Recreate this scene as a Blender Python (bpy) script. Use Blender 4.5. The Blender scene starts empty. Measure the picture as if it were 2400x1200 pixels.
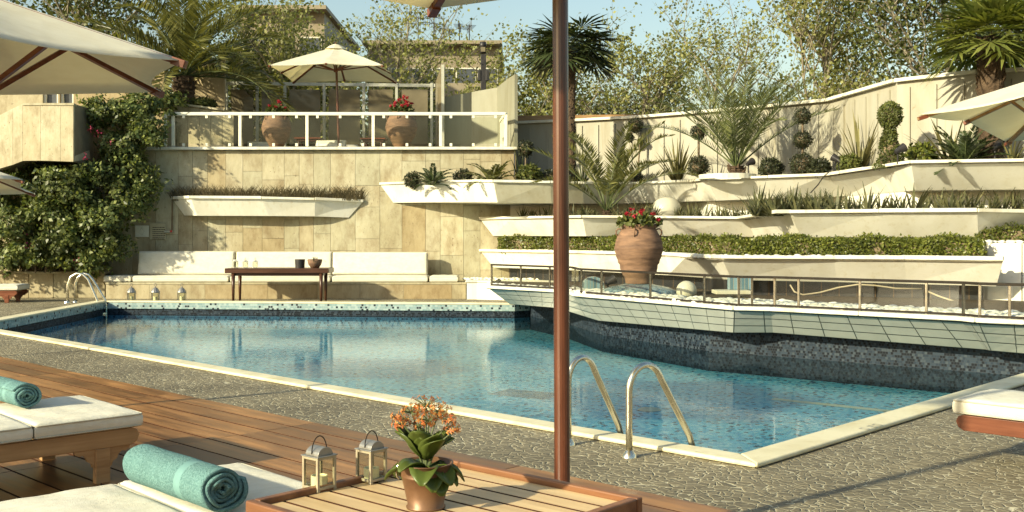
import bpy, math, random
import numpy as np
from mathutils import Vector, Matrix
from mathutils.geometry import tessellate_polygon
R = math.radians
rnd = random.Random(7)
F, HZ, CH = 2422.0, 550.0, 1.53          # focal length in px of the 2400 px photo, horizon row, eye height
sc = bpy.context.scene
col = sc.collection

def P(x, y, z=0.0):                       # point of the photo at a known height
    Y = F*(CH-z)/(y-HZ)
    return Vector(((x-1200)*Y/F, Y, z))
def Q(x, y, Y):                           # point of the photo at a known depth
    return Vector(((x-1200)*Y/F, Y, CH+(HZ-y)*Y/F))
def X(x, Y): return (x-1200)*Y/F
def Zq(y, Y): return CH+(HZ-y)*Y/F

# ------------------------------------------------------------------ objects
def setp(o, label=None, cat=None, group=None, kind=None):
    if label: o['label'] = label
    if cat: o['category'] = cat
    if group: o['group'] = group
    if kind: o['kind'] = kind
    return o
def thing(name, label, cat, loc=(0, 0, 0), rz=0.0, group=None, kind=None):
    o = bpy.data.objects.new(name, None)
    o.empty_display_size = 0.2
    o.location = loc; o.rotation_euler = (0, 0, rz)
    col.objects.link(o)
    return setp(o, label, cat, group, kind)
def chain(o):
    m = Matrix.Identity(4)
    while o is not None:
        m = o.matrix_basis @ m; o = o.parent
    return m
def copy_tree(o, parent=None):
    c = o.copy(); col.objects.link(c)
    if parent is not None: c.parent = parent
    for ch in list(o.children): copy_tree(ch, c)
    return c

class MB:
    def __init__(s):
        s.v = []; s.f = []; s.m = []; s.uv = {}
    def add(s, verts, faces, mi=0):
        b = len(s.v); s.v.extend([tuple(p) for p in verts])
        for f in faces: s.f.append(tuple(b+i for i in f)); s.m.append(mi)
        return b
    def quad(s, a, b, c, d, mi=0, uv=None):
        s.add((a, b, c, d), ((0, 1, 2, 3),), mi)
        if uv: s.uv[len(s.f)-1] = uv
    def poly(s, pts, mi=0):
        s.add(pts, (tuple(range(len(pts))),), mi)
    def box(s, c, d, rz=0.0, mi=0, M=None):
        x, y, z = d[0]/2, d[1]/2, d[2]/2
        vs = [Vector((a, b, e)) for e in (-z, z) for a, b in ((-x, -y), (x, -y), (x, y), (-x, y))]
        if M is None: M = Matrix.Rotation(rz, 3, 'Z')
        vs = [M @ p + Vector(c) for p in vs]
        s.add(vs, ((3, 2, 1, 0), (4, 5, 6, 7), (0, 1, 5, 4), (1, 2, 6, 5), (2, 3, 7, 6), (3, 0, 4, 7)), mi)
    def beam(s, p, q, w, h, mi=0, up=(0, 0, 1)):      # rectangular bar from p to q
        p, q = Vector(p), Vector(q); d = q-p; L = d.length; d.normalize()
        u = Vector(up)
        if abs(d.dot(u)) > .99: u = Vector((1, 0, 0))
        sx = d.cross(u).normalized(); uz = sx.cross(d)
        M = Matrix((sx, d, uz)).transposed()
        s.box((p+q)/2, (w, L, h), M=M, mi=mi)
    def tube(s, pts, r, n=8, mi=0, cap=True):
        pts = [Vector(p) for p in pts]
        rs = r if isinstance(r, (list, tuple)) else [r]*len(pts)
        b = len(s.v); prev = None
        for i, p in enumerate(pts):
            t = (pts[min(i+1, len(pts)-1)]-pts[max(i-1, 0)])
            t = t.normalized() if t.length > 1e-9 else Vector((0, 0, 1))
            if prev is None:
                a = t.cross(Vector((0, 0, 1)))
                if a.length < .05: a = t.cross(Vector((1, 0, 0)))
            else:
                a = prev - t*prev.dot(t)
                if a.length < 1e-6: a = t.cross(Vector((1, 0, 0)))
            a.normalize(); prev = a; c = t.cross(a)
            for k in range(n):
                w = 2*math.pi*k/n
                s.v.append(tuple(p+(a*math.cos(w)+c*math.sin(w))*rs[i]))
        for i in range(len(pts)-1):
            for k in range(n):
                k2 = (k+1) % n
                s.f.append((b+i*n+k, b+i*n+k2, b+(i+1)*n+k2, b+(i+1)*n+k)); s.m.append(mi)
        if cap:
            s.f.append(tuple(b+k for k in reversed(range(n)))); s.m.append(mi)
            e = b+(len(pts)-1)*n
            s.f.append(tuple(e+k for k in range(n))); s.m.append(mi)
    def lathe(s, prof, n=32, c=(0, 0, 0), mi=0, closed=False):
        b = len(s.v); cx, cy, cz = c
        for r, z in prof:
            for k in range(n):
                w = 2*math.pi*k/n
                s.v.append((cx+r*math.cos(w), cy+r*math.sin(w), cz+z))
        for i in range(len(prof)-1):
            for k in range(n):
                k2 = (k+1) % n
                s.f.append((b+i*n+k, b+i*n+k2, b+(i+1)*n+k2, b+(i+1)*n+k)); s.m.append(mi)
        if closed:
            s.f.append(tuple(b+k for k in reversed(range(n)))); s.m.append(mi)
            e = b+(len(prof)-1)*n
            s.f.append(tuple(e+k for k in range(n))); s.m.append(mi)
    def prism(s, poly, d, mi=0):                       # planar polygon swept by vector d
        d = Vector(d); n = len(poly); a = [Vector(p) for p in poly]; c = [p+d for p in a]
        fs = [tuple(range(n)), tuple(reversed(range(n, 2*n)))]
        fs += [((i+1) % n, i, n+i, n+(i+1) % n) for i in range(n)]
        s.add(a+c, fs, mi)
    def build(s, name, mat, parent=None, world=False, smooth=False, bevel=0.0, seg=2, fixn=False):
        me = bpy.data.meshes.new(name)
        vs = s.v
        if world and parent is not None:
            inv = chain(parent).inverted(); vs = [tuple(inv @ Vector(p)) for p in vs]
        me.from_pydata(vs, [], s.f)
        mats = mat if isinstance(mat, (list, tuple)) else [mat]
        for m in mats: me.materials.append(m)
        if len(mats) > 1: me.polygons.foreach_set('material_index', s.m)
        if smooth: me.polygons.foreach_set('use_smooth', [True]*len(me.polygons))
        if s.uv:
            ul = me.uv_layers.new(name='UVMap')
            for fi, uv in s.uv.items():
                pl = me.polygons[fi]
                for k, li in enumerate(pl.loop_indices): ul.data[li].uv = uv[k]
        me.update()
        if fixn:
            import bmesh
            bm = bmesh.new(); bm.from_mesh(me); bmesh.ops.recalc_face_normals(bm, faces=bm.faces); bm.to_mesh(me); bm.free()
        o = bpy.data.objects.new(name, me); col.objects.link(o)
        if parent is not None: o.parent = parent
        if bevel > 0:
            b = o.modifiers.new('bevel', 'BEVEL'); b.width = bevel; b.segments = seg; b.limit_method = 'ANGLE'; b.angle_limit = R(35)
        return o

def np_obj(name, V, Fc, mat, parent=None, smooth=False, world=False):     # V (n,k,3) array of polygons with k corners each
    V = np.asarray(V, float); n, k, _ = V.shape
    vs = V.reshape(-1, 3)
    if world and parent is not None:
        M = np.array(chain(parent).inverted()); vs = vs @ M[:3, :3].T + M[:3, 3]
    me = bpy.data.meshes.new(name)
    me.vertices.add(n*k); me.vertices.foreach_set('co', vs.ravel())
    me.loops.add(n*k); me.loops.foreach_set('vertex_index', np.arange(n*k, dtype=np.int32))
    me.polygons.add(n); me.polygons.foreach_set('loop_start', np.arange(0, n*k, k, dtype=np.int32))
    if smooth: me.polygons.foreach_set('use_smooth', np.ones(n, bool))
    me.materials.append(mat); me.update(calc_edges=True)
    o = bpy.data.objects.new(name, me); col.objects.link(o)
    if parent is not None: o.parent = parent
    return o

# ------------------------------------------------------------------ materials
class NT:
    def __init__(s, name):
        s.m = bpy.data.materials.new(name); s.m.use_nodes = True
        s.t = s.m.node_tree; s.t.nodes.clear()
        s.out = s.t.nodes.new('ShaderNodeOutputMaterial')
    def n(s, typ, **kw):
        nd = s.t.nodes.new('ShaderNode'+typ)
        for k, v in kw.items():
            if k[0] == 'i' and k[1:].isdigit(): s.set(nd.inputs[int(k[1:])], v)
            elif k in nd.inputs and not hasattr(type(nd), k): s.set(nd.inputs[k], v)
            else:
                try: setattr(nd, k, v)
                except Exception: s.set(nd.inputs[k], v)
        return nd
    def set(s, inp, v):
        if isinstance(v, bpy.types.NodeSocket): s.t.links.new(v, inp)
        elif isinstance(v, bpy.types.Node): s.t.links.new(v.outputs[0], inp)
        else:
            if isinstance(v, (tuple, list)) and len(v) == 3 and inp.type == 'RGBA': v = (*v, 1)
            inp.default_value = v
    def fin(s, sh): s.t.links.new(sh.outputs[0], s.out.inputs[0]); return s.m
    def co(s, kind='Object', scale=(1, 1, 1), rot=(0, 0, 0)):
        c = s.t.nodes.new('ShaderNodeTexCoord')
        mp = s.t.nodes.new('ShaderNodeMapping'); mp.inputs['Scale'].default_value = scale; mp.inputs['Rotation'].default_value = rot
        s.t.links.new(c.outputs[kind], mp.inputs[0]); return mp.outputs[0]
    def pos(s, scale=(1, 1, 1), rot=(0, 0, 0)):
        c = s.t.nodes.new('ShaderNodeNewGeometry')
        mp = s.t.nodes.new('ShaderNodeMapping'); mp.inputs['Scale'].default_value = scale; mp.inputs['Rotation'].default_value = rot
        s.t.links.new(c.outputs['Position'], mp.inputs[0]); return mp.outputs[0]
    def noise(s, vec, scale, detail=4, rough=.6):
        nd = s.t.nodes.new('ShaderNodeTexNoise'); s.set(nd.inputs['Vector'], vec)
        nd.inputs['Scale'].default_value = scale; nd.inputs['Detail'].default_value = detail; nd.inputs['Roughness'].default_value = rough
        return nd.outputs[0]
    def ramp(s, fac, stops, interp='LINEAR'):
        nd = s.t.nodes.new('ShaderNodeValToRGB'); nd.color_ramp.interpolation = interp
        e = nd.color_ramp.elements
        while len(e) > 1: e.remove(e[-1])
        for i, (p, c) in enumerate(stops):
            el = e[0] if i == 0 else e.new(p)
            el.position = p; el.color = (*c, 1) if len(c) == 3 else c
        s.set(nd.inputs[0], fac); return nd.outputs[0]
    def mix(s, fac, a, b, mode='MIX'):
        nd = s.t.nodes.new('ShaderNodeMix'); nd.data_type = 'RGBA'; nd.blend_type = mode
        s.set(nd.inputs[0], fac)
        s.set(nd.inputs[6], a if not isinstance(a, tuple) else (*a[:3], 1)); s.set(nd.inputs[7], b if not isinstance(b, tuple) else (*b[:3], 1))
        return nd.outputs[2]
    def math(s, op, a, b=0.0):
        nd = s.t.nodes.new('ShaderNodeMath'); nd.operation = op; s.set(nd.inputs[0], a); s.set(nd.inputs[1], b); return nd.outputs[0]
    def bump(s, h, strength=.3, dist=.01):
        nd = s.t.nodes.new('ShaderNodeBump'); nd.inputs['Strength'].default_value = strength; nd.inputs['Distance'].default_value = dist
        s.set(nd.inputs['Height'], h); return nd.outputs[0]
    def bsdf(s, color, rough=.6, metal=0.0, normal=None, spec=.4, sub=None):
        nd = s.t.nodes.new('ShaderNodeBsdfPrincipled')
        s.set(nd.inputs['Base Color'], color); s.set(nd.inputs['Roughness'], rough); s.set(nd.inputs['Metallic'], metal)
        nd.inputs['Specular IOR Level'].default_value = spec
        if normal is not None: s.set(nd.inputs['Normal'], normal)
        return nd
    def island(s):
        return s.t.nodes.new('ShaderNodeNewGeometry').outputs['Random Per Island']

def mat_noise(name, c1, c2, scale=4, rough=.6, bump=.15, bscale=30, dist=.01, stretch=(1, 1, 1), metal=0.0, island=0.0, spec=.4, world=False):
    t = NT(name); v = t.pos(stretch) if world else t.co('Object', stretch)
    f = t.noise(v, scale, 6, .6)
    c = t.ramp(f, [(.3, c1), (.7, c2)])
    if island > 0:
        k = t.ramp(t.island(), [(0, (1-island,)*3), (1, (1+island*.6,)*3)])
        c = t.mix(1.0, c, k, 'MULTIPLY')
    nb = t.bump(t.noise(v, bscale, 5, .65), bump, dist) if bump else None
    rr = t.math('ADD', t.math('MULTIPLY', f, .2), rough-.1)
    return t.fin(t.bsdf(c, rr, metal, nb, spec))

def mat_leaf(name, c1, c2, trans=.35, rough=.5, spread=.5):
    t = NT(name)
    r = t.island()
    c = t.ramp(r, [(0, c1), (.55, tuple((a+b)/2 for a, b in zip(c1, c2))), (1, c2)])
    v = t.pos(); f = t.noise(v, 2.2, 2)
    c = t.mix(1.0, c, t.ramp(f, [(.3, (1-spread,)*3), (.7, (1+spread*.5,)*3)]), 'MULTIPLY')
    d = t.bsdf(c, rough, 0, None, .35)
    tr = t.n('BsdfTranslucent'); t.set(tr.inputs[0], t.mix(1.0, c, (1.15, 1.1, .55), 'MULTIPLY'))
    mx = t.n('MixShader'); mx.inputs[0].default_value = trans
    t.t.links.new(d.outputs[0], mx.inputs[1]); t.t.links.new(tr.outputs[0], mx.inputs[2])
    return t.fin(mx)

def mat_travertine(name, base=(.41, .385, .29), dark=(.275, .23, .15), var=.95):
    t = NT(name); v = t.pos()
    isl = t.island()
    cb = t.n('CombineXYZ'); t.set(cb.inputs[0], t.math('MULTIPLY', isl, 53.0)); t.set(cb.inputs[2], t.math('MULTIPLY', isl, 29.0))
    av = t.n('VectorMath'); av.operation = 'ADD'; t.set(av.inputs[0], t.pos((1.5, 1.5, .9))); t.set(av.inputs[1], cb.outputs[0])
    streak = t.noise(av.outputs[0], 2.0, 9, .68)
    fine = t.noise(t.pos((5, 5, 1.6)), 3.0, 6, .7)
    cloud = t.noise(v, .6, 4, .6)
    c = t.ramp(streak, [(.30, dark), (.5, base), (.72, tuple(min(1, k*1.16) for k in base))])
    c = t.mix(1.0, c, t.ramp(fine, [(.3, (.86, .84, .78)), (.6, (1.04, 1.04, 1.04))]), 'MULTIPLY')
    tone = t.ramp(isl, [(0, (.74, .66, .54)), (.22, (1.02, 1.0, .94)), (.45, (.88, .90, .86)), (.62, (1.10, 1.08, 1.02)), (.82, (.97, .95, .90)), (1, (.84, .73, .56))])
    c = t.mix(var, c, tone, 'MULTIPLY')
    c = t.mix(1.0, c, t.ramp(cloud, [(.35, (.80, .75, .66)), (.62, (1.04, 1.03, 1.0))]), 'MULTIPLY')
    pits = t.noise(t.pos((1, 1, .6)), 24, 3, .7)
    pm = t.ramp(pits, [(.29, (0, 0, 0)), (.35, (1, 1, 1))])
    c = t.mix(t.math('SUBTRACT', 1.0, pm), c, (.17, .125, .07))
    nb = t.bump(t.math('ADD', pm, t.math('MULTIPLY', streak, .5)), .35, .012)
    return t.fin(t.bsdf(c, .62, 0, nb, .3))

def mat_mosaic(name, stops, tile=.045, uv=True, rough=.25, grout=(.30, .33, .33), spec=.5):
    t = NT(name)
    v = t.co('UV', (1/tile,)*3) if uv else t.pos((1/tile,)*3)
    sep = t.n('SeparateXYZ'); t.set(sep.inputs[0], v)
    row = t.math('FLOOR', sep.outputs[1])
    sh = t.math('ADD', sep.outputs[0], t.math('MULTIPLY', row, .5))
    cb = t.n('CombineXYZ'); t.set(cb.inputs[0], t.math('FLOOR', sh)); t.set(cb.inputs[1], row)
    wn = t.n('TexWhiteNoise'); wn.noise_dimensions = '2D'; t.set(wn.inputs['Vector'], cb.outputs[0])
    c = t.ramp(wn.outputs[0], stops, 'CONSTANT')
    fx = t.math('ABSOLUTE', t.math('SUBTRACT', t.math('FRACT', sh), .5)); fy = t.math('ABSOLUTE', t.math('SUBTRACT', t.math('FRACT', sep.outputs[1]), .5))
    g = t.math('GREATER_THAN', t.math('MAXIMUM', fx, fy), .44)
    c = t.mix(g, c, grout)
    big = t.noise(t.pos(), .7, 3)
    c = t.mix(1.0, c, t.ramp(big, [(.3, (.86, .86, .86)), (.7, (1.1, 1.1, 1.1))]), 'MULTIPLY')
    return t.fin(t.bsdf(c, rough, 0, t.bump(t.math('SUBTRACT', 1.0, g), .3, .004), spec))

def mat_wood(name, c1, c2, rough=.45, island=.35, axis=0, sc_=1.0, world=False, spec=.35):
    t = NT(name); st = [9*sc_, 9*sc_, 9*sc_]; st[axis] = .7*sc_
    v = t.co('Object', tuple(st))
    r = t.island()
    off = t.n('VectorMath'); off.operation = 'ADD'; t.set(off.inputs[0], v)
    cb = t.n('CombineXYZ'); t.set(cb.inputs[0], t.math('MULTIPLY', r, 37.0)); t.set(cb.inputs[1], t.math('MULTIPLY', r, 91.0)); t.set(off.inputs[1], cb.outputs[0])
    f = t.noise(off.outputs[0], 1.6, 8, .62)
    c = t.ramp(f, [(.28, c1), (.5, tuple((a+b)/2 for a, b in zip(c1, c2))), (.72, c2)])
    c = t.mix(1.0, c, t.ramp(r, [(0, (1-island,)*3), (.5, (1, .97, .93)), (1, (1+island*.7,)*3)]), 'MULTIPLY')
    big = t.noise(t.pos(), 1.3, 3)
    c = t.mix(1.0, c, t.ramp(big, [(.3, (.82, .80, .78)), (.7, (1.1, 1.1, 1.1))]), 'MULTIPLY')
    return t.fin(t.bsdf(c, t.math('ADD', t.math('MULTIPLY', f, .25), rough-.12), 0, t.bump(f, .12, .004), spec))

def mat_fabric(name, c, trans=.0, tc=None, bscale=300, wr=3.0):
    t = NT(name); v = t.co('Object')
    w = t.noise(v, wr, 3)
    cc = t.mix(1.0, c, t.ramp(w, [(.3, (.93, .92, .90)), (.7, (1.03, 1.03, 1.03))]), 'MULTIPLY')
    cr = t.noise(t.co('Object', (1, 2.2, 1)), wr*2.4, 5, .6)
    h = t.math('ADD', t.math('MULTIPLY', t.noise(v, bscale, 2), .2), t.math('ADD', w, t.math('MULTIPLY', cr, .6)))
    cc = t.mix(1.0, cc, t.ramp(cr, [(.3, (.93, .91, .87)), (.6, (1.0, 1.0, 1.0))]), 'MULTIPLY')
    d = t.bsdf(cc, .85, 0, t.bump(h, .45, .02), .15)
    if trans <= 0: return t.fin(d)
    tr = t.n('BsdfTranslucent'); t.set(tr.inputs[0], tc or c)
    mx = t.n('MixShader'); mx.inputs[0].default_value = trans
    t.t.links.new(d.outputs[0], mx.inputs[1]); t.t.links.new(tr.outputs[0], mx.inputs[2])
    return t.fin(mx)

def mat_glass(name, tint=(.93, .94, .90), refl=.4, diffuse=0.0, dcol=(.3, .25, .18), rough=.02, ior=1.5):
    t = NT(name)
    tr = t.n('BsdfTransparent'); t.set(tr.inputs[0], tint)
    gl = t.n('BsdfGlossy'); gl.inputs['Roughness'].default_value = rough; t.set(gl.inputs[0], (1, 1, 1))
    lw = t.n('LayerWeight'); lw.inputs[0].default_value = .5
    fr = t.math('ADD', .045, t.math('MULTIPLY', .9, t.math('POWER', lw.outputs[1], 4.5)))
    base = tr
    if diffuse > 0:
        df = t.n('BsdfDiffuse')
        v = t.pos(); t.set(df.inputs[0], t.ramp(t.noise(v, 1.2, 4), [(.3, tuple(k*.75 for k in dcol)), (.7, tuple(k*1.2 for k in dcol))]))
        m0 = t.n('MixShader'); m0.inputs[0].default_value = diffuse
        t.t.links.new(tr.outputs[0], m0.inputs[1]); t.t.links.new(df.outputs[0], m0.inputs[2]); base = m0
    mx = t.n('MixShader'); t.set(mx.inputs[0], t.math('MULTIPLY', fr, refl))
    t.t.links.new(base.outputs[0], mx.inputs[1]); t.t.links.new(gl.outputs[0], mx.inputs[2])
    return t.fin(mx)

def mat_water():
    t = NT('pool_water')
    v = t.pos((1, 1, 1))
    h = t.math('ADD', t.noise(t.pos((1.0, 1.6, 1)), 5.0, 3, .5), t.math('MULTIPLY', t.noise(t.pos((1, 1.4, 1)), 16, 3, .5), .35))
    nb = t.bump(h, .040, .05)
    tr = t.n('BsdfTransparent'); t.set(tr.inputs[0], (.84, .97, .99))
    gl = t.n('BsdfGlossy'); gl.inputs['Roughness'].default_value = .02; t.set(gl.inputs[0], (.92, .97, 1)); t.set(gl.inputs['Normal'], nb)
    fr = t.n('Fresnel'); fr.inputs[0].default_value = 1.33; t.set(fr.inputs[1], nb)
    mx = t.n('MixShader'); t.set(mx.inputs[0], t.math('MULTIPLY', fr.outputs[0], .64))
    t.t.links.new(tr.outputs[0], mx.inputs[1]); t.t.links.new(gl.outputs[0], mx.inputs[2])
    return t.fin(mx)

def mat_crazy(name):                      # dark pebbles set in pale grout
    t = NT(name); v = t.pos((1, 1, 1))
    w = t.noise(v, 6, 2)
    wv = t.n('VectorMath'); wv.operation = 'ADD'; t.set(wv.inputs[0], v)
    wc = t.n('CombineXYZ'); t.set(wc.inputs[0], t.math('MULTIPLY', w, .12)); t.set(wc.inputs[1], t.math('MULTIPLY', t.noise(v, 5, 2), .12)); t.set(wv.inputs[1], wc.outputs[0])
    vo = t.n('TexVoronoi'); vo.feature = 'DISTANCE_TO_EDGE'; t.set(vo.inputs['Vector'], wv.outputs[0]); vo.inputs['Scale'].default_value = 15.5
    vc = t.n('TexVoronoi'); t.set(vc.inputs['Vector'], wv.outputs[0]); vc.inputs['Scale'].default_value = 15.5
    sep = t.n('SeparateColor'); t.set(sep.inputs[0], vc.outputs['Color'])
    st = t.ramp(sep.outputs[0], [(0, (.095, .078, .047)), (.5, (.15, .124, .075)), (1, (.22, .185, .115))])
    st = t.mix(.5, st, t.ramp(t.noise(v, 40, 4), [(.3, (.095, .08, .05)), (.7, (.26, .225, .145))]))
    lw = t.math('MULTIPLY', t.noise(v, 9, 3), .066)
    lines = t.ramp(t.math('DIVIDE', vo.outputs['Distance'], lw), [(.55, (1, 1, 1)), (1.0, (0, 0, 0))])
    c = t.mix(lines, st, t.ramp(t.noise(v, 3.5, 4), [(.3, (.38, .345, .235)), (.7, (.62, .57, .40))]))
    big = t.noise(v, .8, 5, .65)
    c = t.mix(1.0, c, t.ramp(big, [(.28, (.66, .65, .64)), (.5, (1, 1, 1)), (.72, (1.22, 1.2, 1.16))]), 'MULTIPLY')
    return t.fin(t.bsdf(c, .6, 0, t.bump(t.math('MINIMUM', vo.outputs['Distance'], .12), .8, .08), .35))

def mat_tiles(name, c1, c2, grout, w=.40, h=.125, off=0.0, rough=.3):
    t = NT(name); v = t.co('UV')
    br = t.n('TexBrick'); br.offset = off; t.set(br.inputs['Vector'], v)
    t.set(br.inputs['Color1'], c1); t.set(br.inputs['Color2'], c2); t.set(br.inputs['Mortar'], grout)
    br.inputs['Scale'].default_value = 1.0; br.inputs['Mortar Size'].default_value = .007; br.inputs['Mortar Smooth'].default_value = .1
    br.inputs['Brick Width'].default_value = w; br.inputs['Row Height'].default_value = h
    c = t.mix(1.0, br.outputs[0], t.ramp(t.noise(t.pos(), 3, 4), [(.3, (.88, .88, .88)), (.7, (1.08, 1.08, 1.08))]), 'MULTIPLY')
    return t.fin(t.bsdf(c, rough, 0, t.bump(t.math('SUBTRACT', 1.0, br.outputs[1]), .4, .004), .45))

def mat_paint(name, c, dirt=(.8, .76, .66), rough=.55, streak=True):
    t = NT(name); v = t.pos((1.5, 1.5, .5) if streak else (1, 1, 1))
    f = t.noise(v, 1.6, 6, .6)
    cc = t.mix(1.0, c, t.ramp(f, [(.28, dirt), (.58, (1, 1, 1))]), 'MULTIPLY')
    if streak:
        g = t.noise(t.pos((7, 7, .35)), 1.5, 5, .65)
        cc = t.mix(1.0, cc, t.ramp(g, [(.30, (.90, .87, .80)), (.45, (1, 1, 1))]), 'MULTIPLY')
        k = t.noise(t.pos(), 7, 5, .7)
        cc = t.mix(1.0, cc, t.ramp(k, [(.25, (.76, .71, .60)), (.33, (1, 1, 1))]), 'MULTIPLY')
    return t.fin(t.bsdf(cc, rough, 0, t.bump(t.math('ADD', t.noise(t.pos(), 40, 4), t.math('MULTIPLY', t.noise(t.pos(), 2.5, 3), 1.5)), .18, .008), .3))

M = {}
M['crazy'] = mat_crazy('pebble_paving')
M['trav'] = mat_travertine('travertine')
M['trav_warm'] = mat_travertine('travertine_warm', (.38, .34, .24), (.26, .205, .125))
M['concrete'] = mat_travertine('weathered_concrete', (.50, .46, .34), (.32, .265, .17), .35)
M['white'] = mat_paint('white_paint', (.76, .745, .65), (.88, .86, .80))
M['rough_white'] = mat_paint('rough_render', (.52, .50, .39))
M['coping'] = mat_paint('cream_coping', (.70, .65, .45), rough=.5)
M['cap'] = mat_paint('white_coping', (.72, .70, .59), (.72, .68, .58))
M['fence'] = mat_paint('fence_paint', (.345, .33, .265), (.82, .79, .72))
M['joint'] = mat_noise('joint_mortar', (.16, .13, .085), (.24, .20, .13), 5)
M['soil'] = mat_noise('soil', (.035, .024, .014), (.09, .065, .04), 9, .9, .6, 40, .03)
M['ground'] = mat_noise('dry_ground', (.16, .14, .09), (.26, .23, .15), .4, .9, .2)
M['pebble'] = mat_noise('white_pebble', (.62, .59, .50), (.80, .78, .70), 3, .55, .1, 30, .01, island=.25)
M['mos_floor'] = mat_mosaic('mosaic_floor', [(0, (.012, .09, .18)), (.12, (.10, .52, .70)), (.32, (.17, .67, .82)), (.54, (.30, .78, .86)), (.76, (.13, .57, .78)), (.88, (.48, .84, .86))], .05, uv=False, grout=(.30, .52, .55))
M['mos_wet'] = mat_mosaic('mosaic_wet_wall', [(0, (.012, .05, .10)), (.2, (.05, .16, .26)), (.5, (.08, .24, .36)), (.8, (.04, .13, .22))], .05, grout=(.12, .25, .33))
M['mos_band'] = mat_mosaic('mosaic_band', [(0, (.015, .03, .035)), (.15, (.22, .31, .30)), (.5, (.31, .40, .375)), (.8, (.18, .28, .28))], .05)
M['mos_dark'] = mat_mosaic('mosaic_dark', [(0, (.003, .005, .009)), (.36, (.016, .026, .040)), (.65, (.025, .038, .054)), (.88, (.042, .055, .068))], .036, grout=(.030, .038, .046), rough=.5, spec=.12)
M['water'] = mat_water()
M['tile'] = mat_tiles('glazed_tile', (.37, .37, .315), (.34, .345, .295), (.05, .052, .04))
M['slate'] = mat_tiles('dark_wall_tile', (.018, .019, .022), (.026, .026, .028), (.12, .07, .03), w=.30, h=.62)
M['steel'] = mat_noise('brushed_steel', (.62, .58, .46), (.74, .70, .58), 20, .26, .03, 200, .001, metal=1.0)
M['chrome'] = mat_noise('polished_steel', (.20, .185, .155), (.34, .32, .27), 12, .24, .0, metal=1.0)
M['dark_steel'] = mat_noise('dark_rail_steel', (.018, .014, .010), (.034, .027, .02), 20, .62, .0, metal=.0, spec=.12)
M['glass'] = mat_glass('clear_glass')
M['smoke'] = mat_glass('smoked_glass', (.50, .44, .33), .35, .88, (.19, .16, .10))
M['deck'] = mat_wood('deck_wood', (.085, .036, .012), (.37, .185, .064), .34, .55)
M['teak'] = mat_wood('pale_teak', (.46, .32, .16), (.70, .54, .31), .45, .18)
M['teak_red'] = mat_wood('red_teak_rim', (.13, .05, .022), (.30, .145, .065), .42, .12)
M['teak_mid'] = mat_wood('honey_teak', (.24, .13, .055), (.48, .31, .15), .42, .15)
M['mahog'] = mat_wood('red_brown_wood', (.085, .022, .010), (.22, .075, .035), .35, .1)
M['polewood'] = mat_wood('umbrella_pole_wood', (.020, .006, .004), (.135, .046, .023), .24, .05, axis=2, spec=.6)
M['darkwood_gapshade'] = mat_wood('dark_table_wood_gapshade', (.030, .012, .007), (.085, .035, .018), .35, .1)  # dark table wood; also painted shade on deck board and slat sides
M['canvas'] = mat_fabric('umbrella_canvas', (.84, .83, .72), .48, (.88, .82, .58), 200, 2.2)
M['cushion'] = mat_fabric('cushion_fabric', (.66, .635, .53), bscale=180, wr=5)
M['piping'] = mat_fabric('piping', (.50, .475, .38))
M['seam'] = mat_fabric('seam', (.34, .32, .26))
M['terra'] = mat_noise('terracotta', (.10, .055, .034), (.27, .155, .09), 3.2, .8, .45, 22, .012, (1, 1, 4.5))
M['pot'] = mat_noise('copper_pot', (.105, .05, .025), (.20, .105, .052), 6, .42, .05, metal=.25)
M['black'] = mat_noise('black_metal', (.014, .012, .012), (.03, .027, .025), 10, .45, .05)
M['cream_metal'] = mat_noise('cream_metal', (.70, .67, .52), (.80, .77, .62), 5, .4, .02)
M['grey_metal'] = mat_noise('grey_post', (.34, .34, .27), (.44, .43, .35), 5, .5, .05)
M['lantern'] = mat_noise('lantern_enamel', (.26, .215, .14), (.40, .345, .24), 14, .42, .06)
M['lantern_top'] = mat_noise('lantern_zinc', (.22, .21, .19), (.34, .33, .30), 20, .36, .05, metal=.6)
M['wax'] = mat_noise('candle_wax', (.66, .60, .36), (.76, .70, .46), 5, .5, .0)
M['screen_shade'] = mat_paint('shaded_screen_paint', (.25, .245, .18), (.82, .79, .72))  # darker copy of the paint, with the terrace shade put into it
M['ochre'] = mat_paint('ochre_render', (.52, .42, .25))
M['bldg'] = mat_paint('far_render', (.26, .22, .15), (.85, .8, .72))
M['bldg_dark'] = mat_noise('far_window', (.04, .045, .05), (.09, .10, .11), 2, .3, .0)
M['lamp_globe'] = mat_noise('lamp_globe', (.46, .44, .34), (.52, .49, .38), 3, .35, .0)
M['blue_tile'] = mat_mosaic('blue_mosaic', [(0, (.09, .16, .20)), (.4, (.16, .26, .31)), (.75, (.24, .34, .37))], .06, uv=False, grout=(.30, .27, .20))
M['paper'] = mat_noise('notice_board', (.62, .60, .48), (.70, .68, .56), 4, .5, .0)
M['paper_tan'] = mat_noise('notice_board_tan', (.36, .32, .20), (.44, .39, .26), 4, .5, .0)
M['ink'] = mat_noise('ink', (.03, .025, .015), (.07, .055, .035), 8, .6, .0)
M['ink_soft'] = mat_noise('ink_soft', (.36, .35, .29), (.44, .43, .36), 8, .6, .0)
M['red_plastic'] = mat_noise('red_plastic', (.35, .03, .02), (.45, .05, .03), 5, .4, .0)
M['hose'] = mat_noise('pale_hose', (.32, .27, .18), (.42, .36, .25), 6, .5, .0)
M['bark'] = mat_noise('bark', (.14, .115, .075), (.32, .28, .20), 3, .85, .5, 18, .03, (1, 1, .3))
M['palm_trunk'] = mat_noise('palm_trunk', (.045, .028, .016), (.13, .085, .05), 7, .9, .8, 24, .05)
M['stem'] = mat_noise('stem', (.10, .07, .04), (.20, .15, .09), 5, .8, .2)
M['greenstem'] = mat_noise('green_stem', (.06, .08, .03), (.12, .14, .05), 5, .6, .0)
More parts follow.
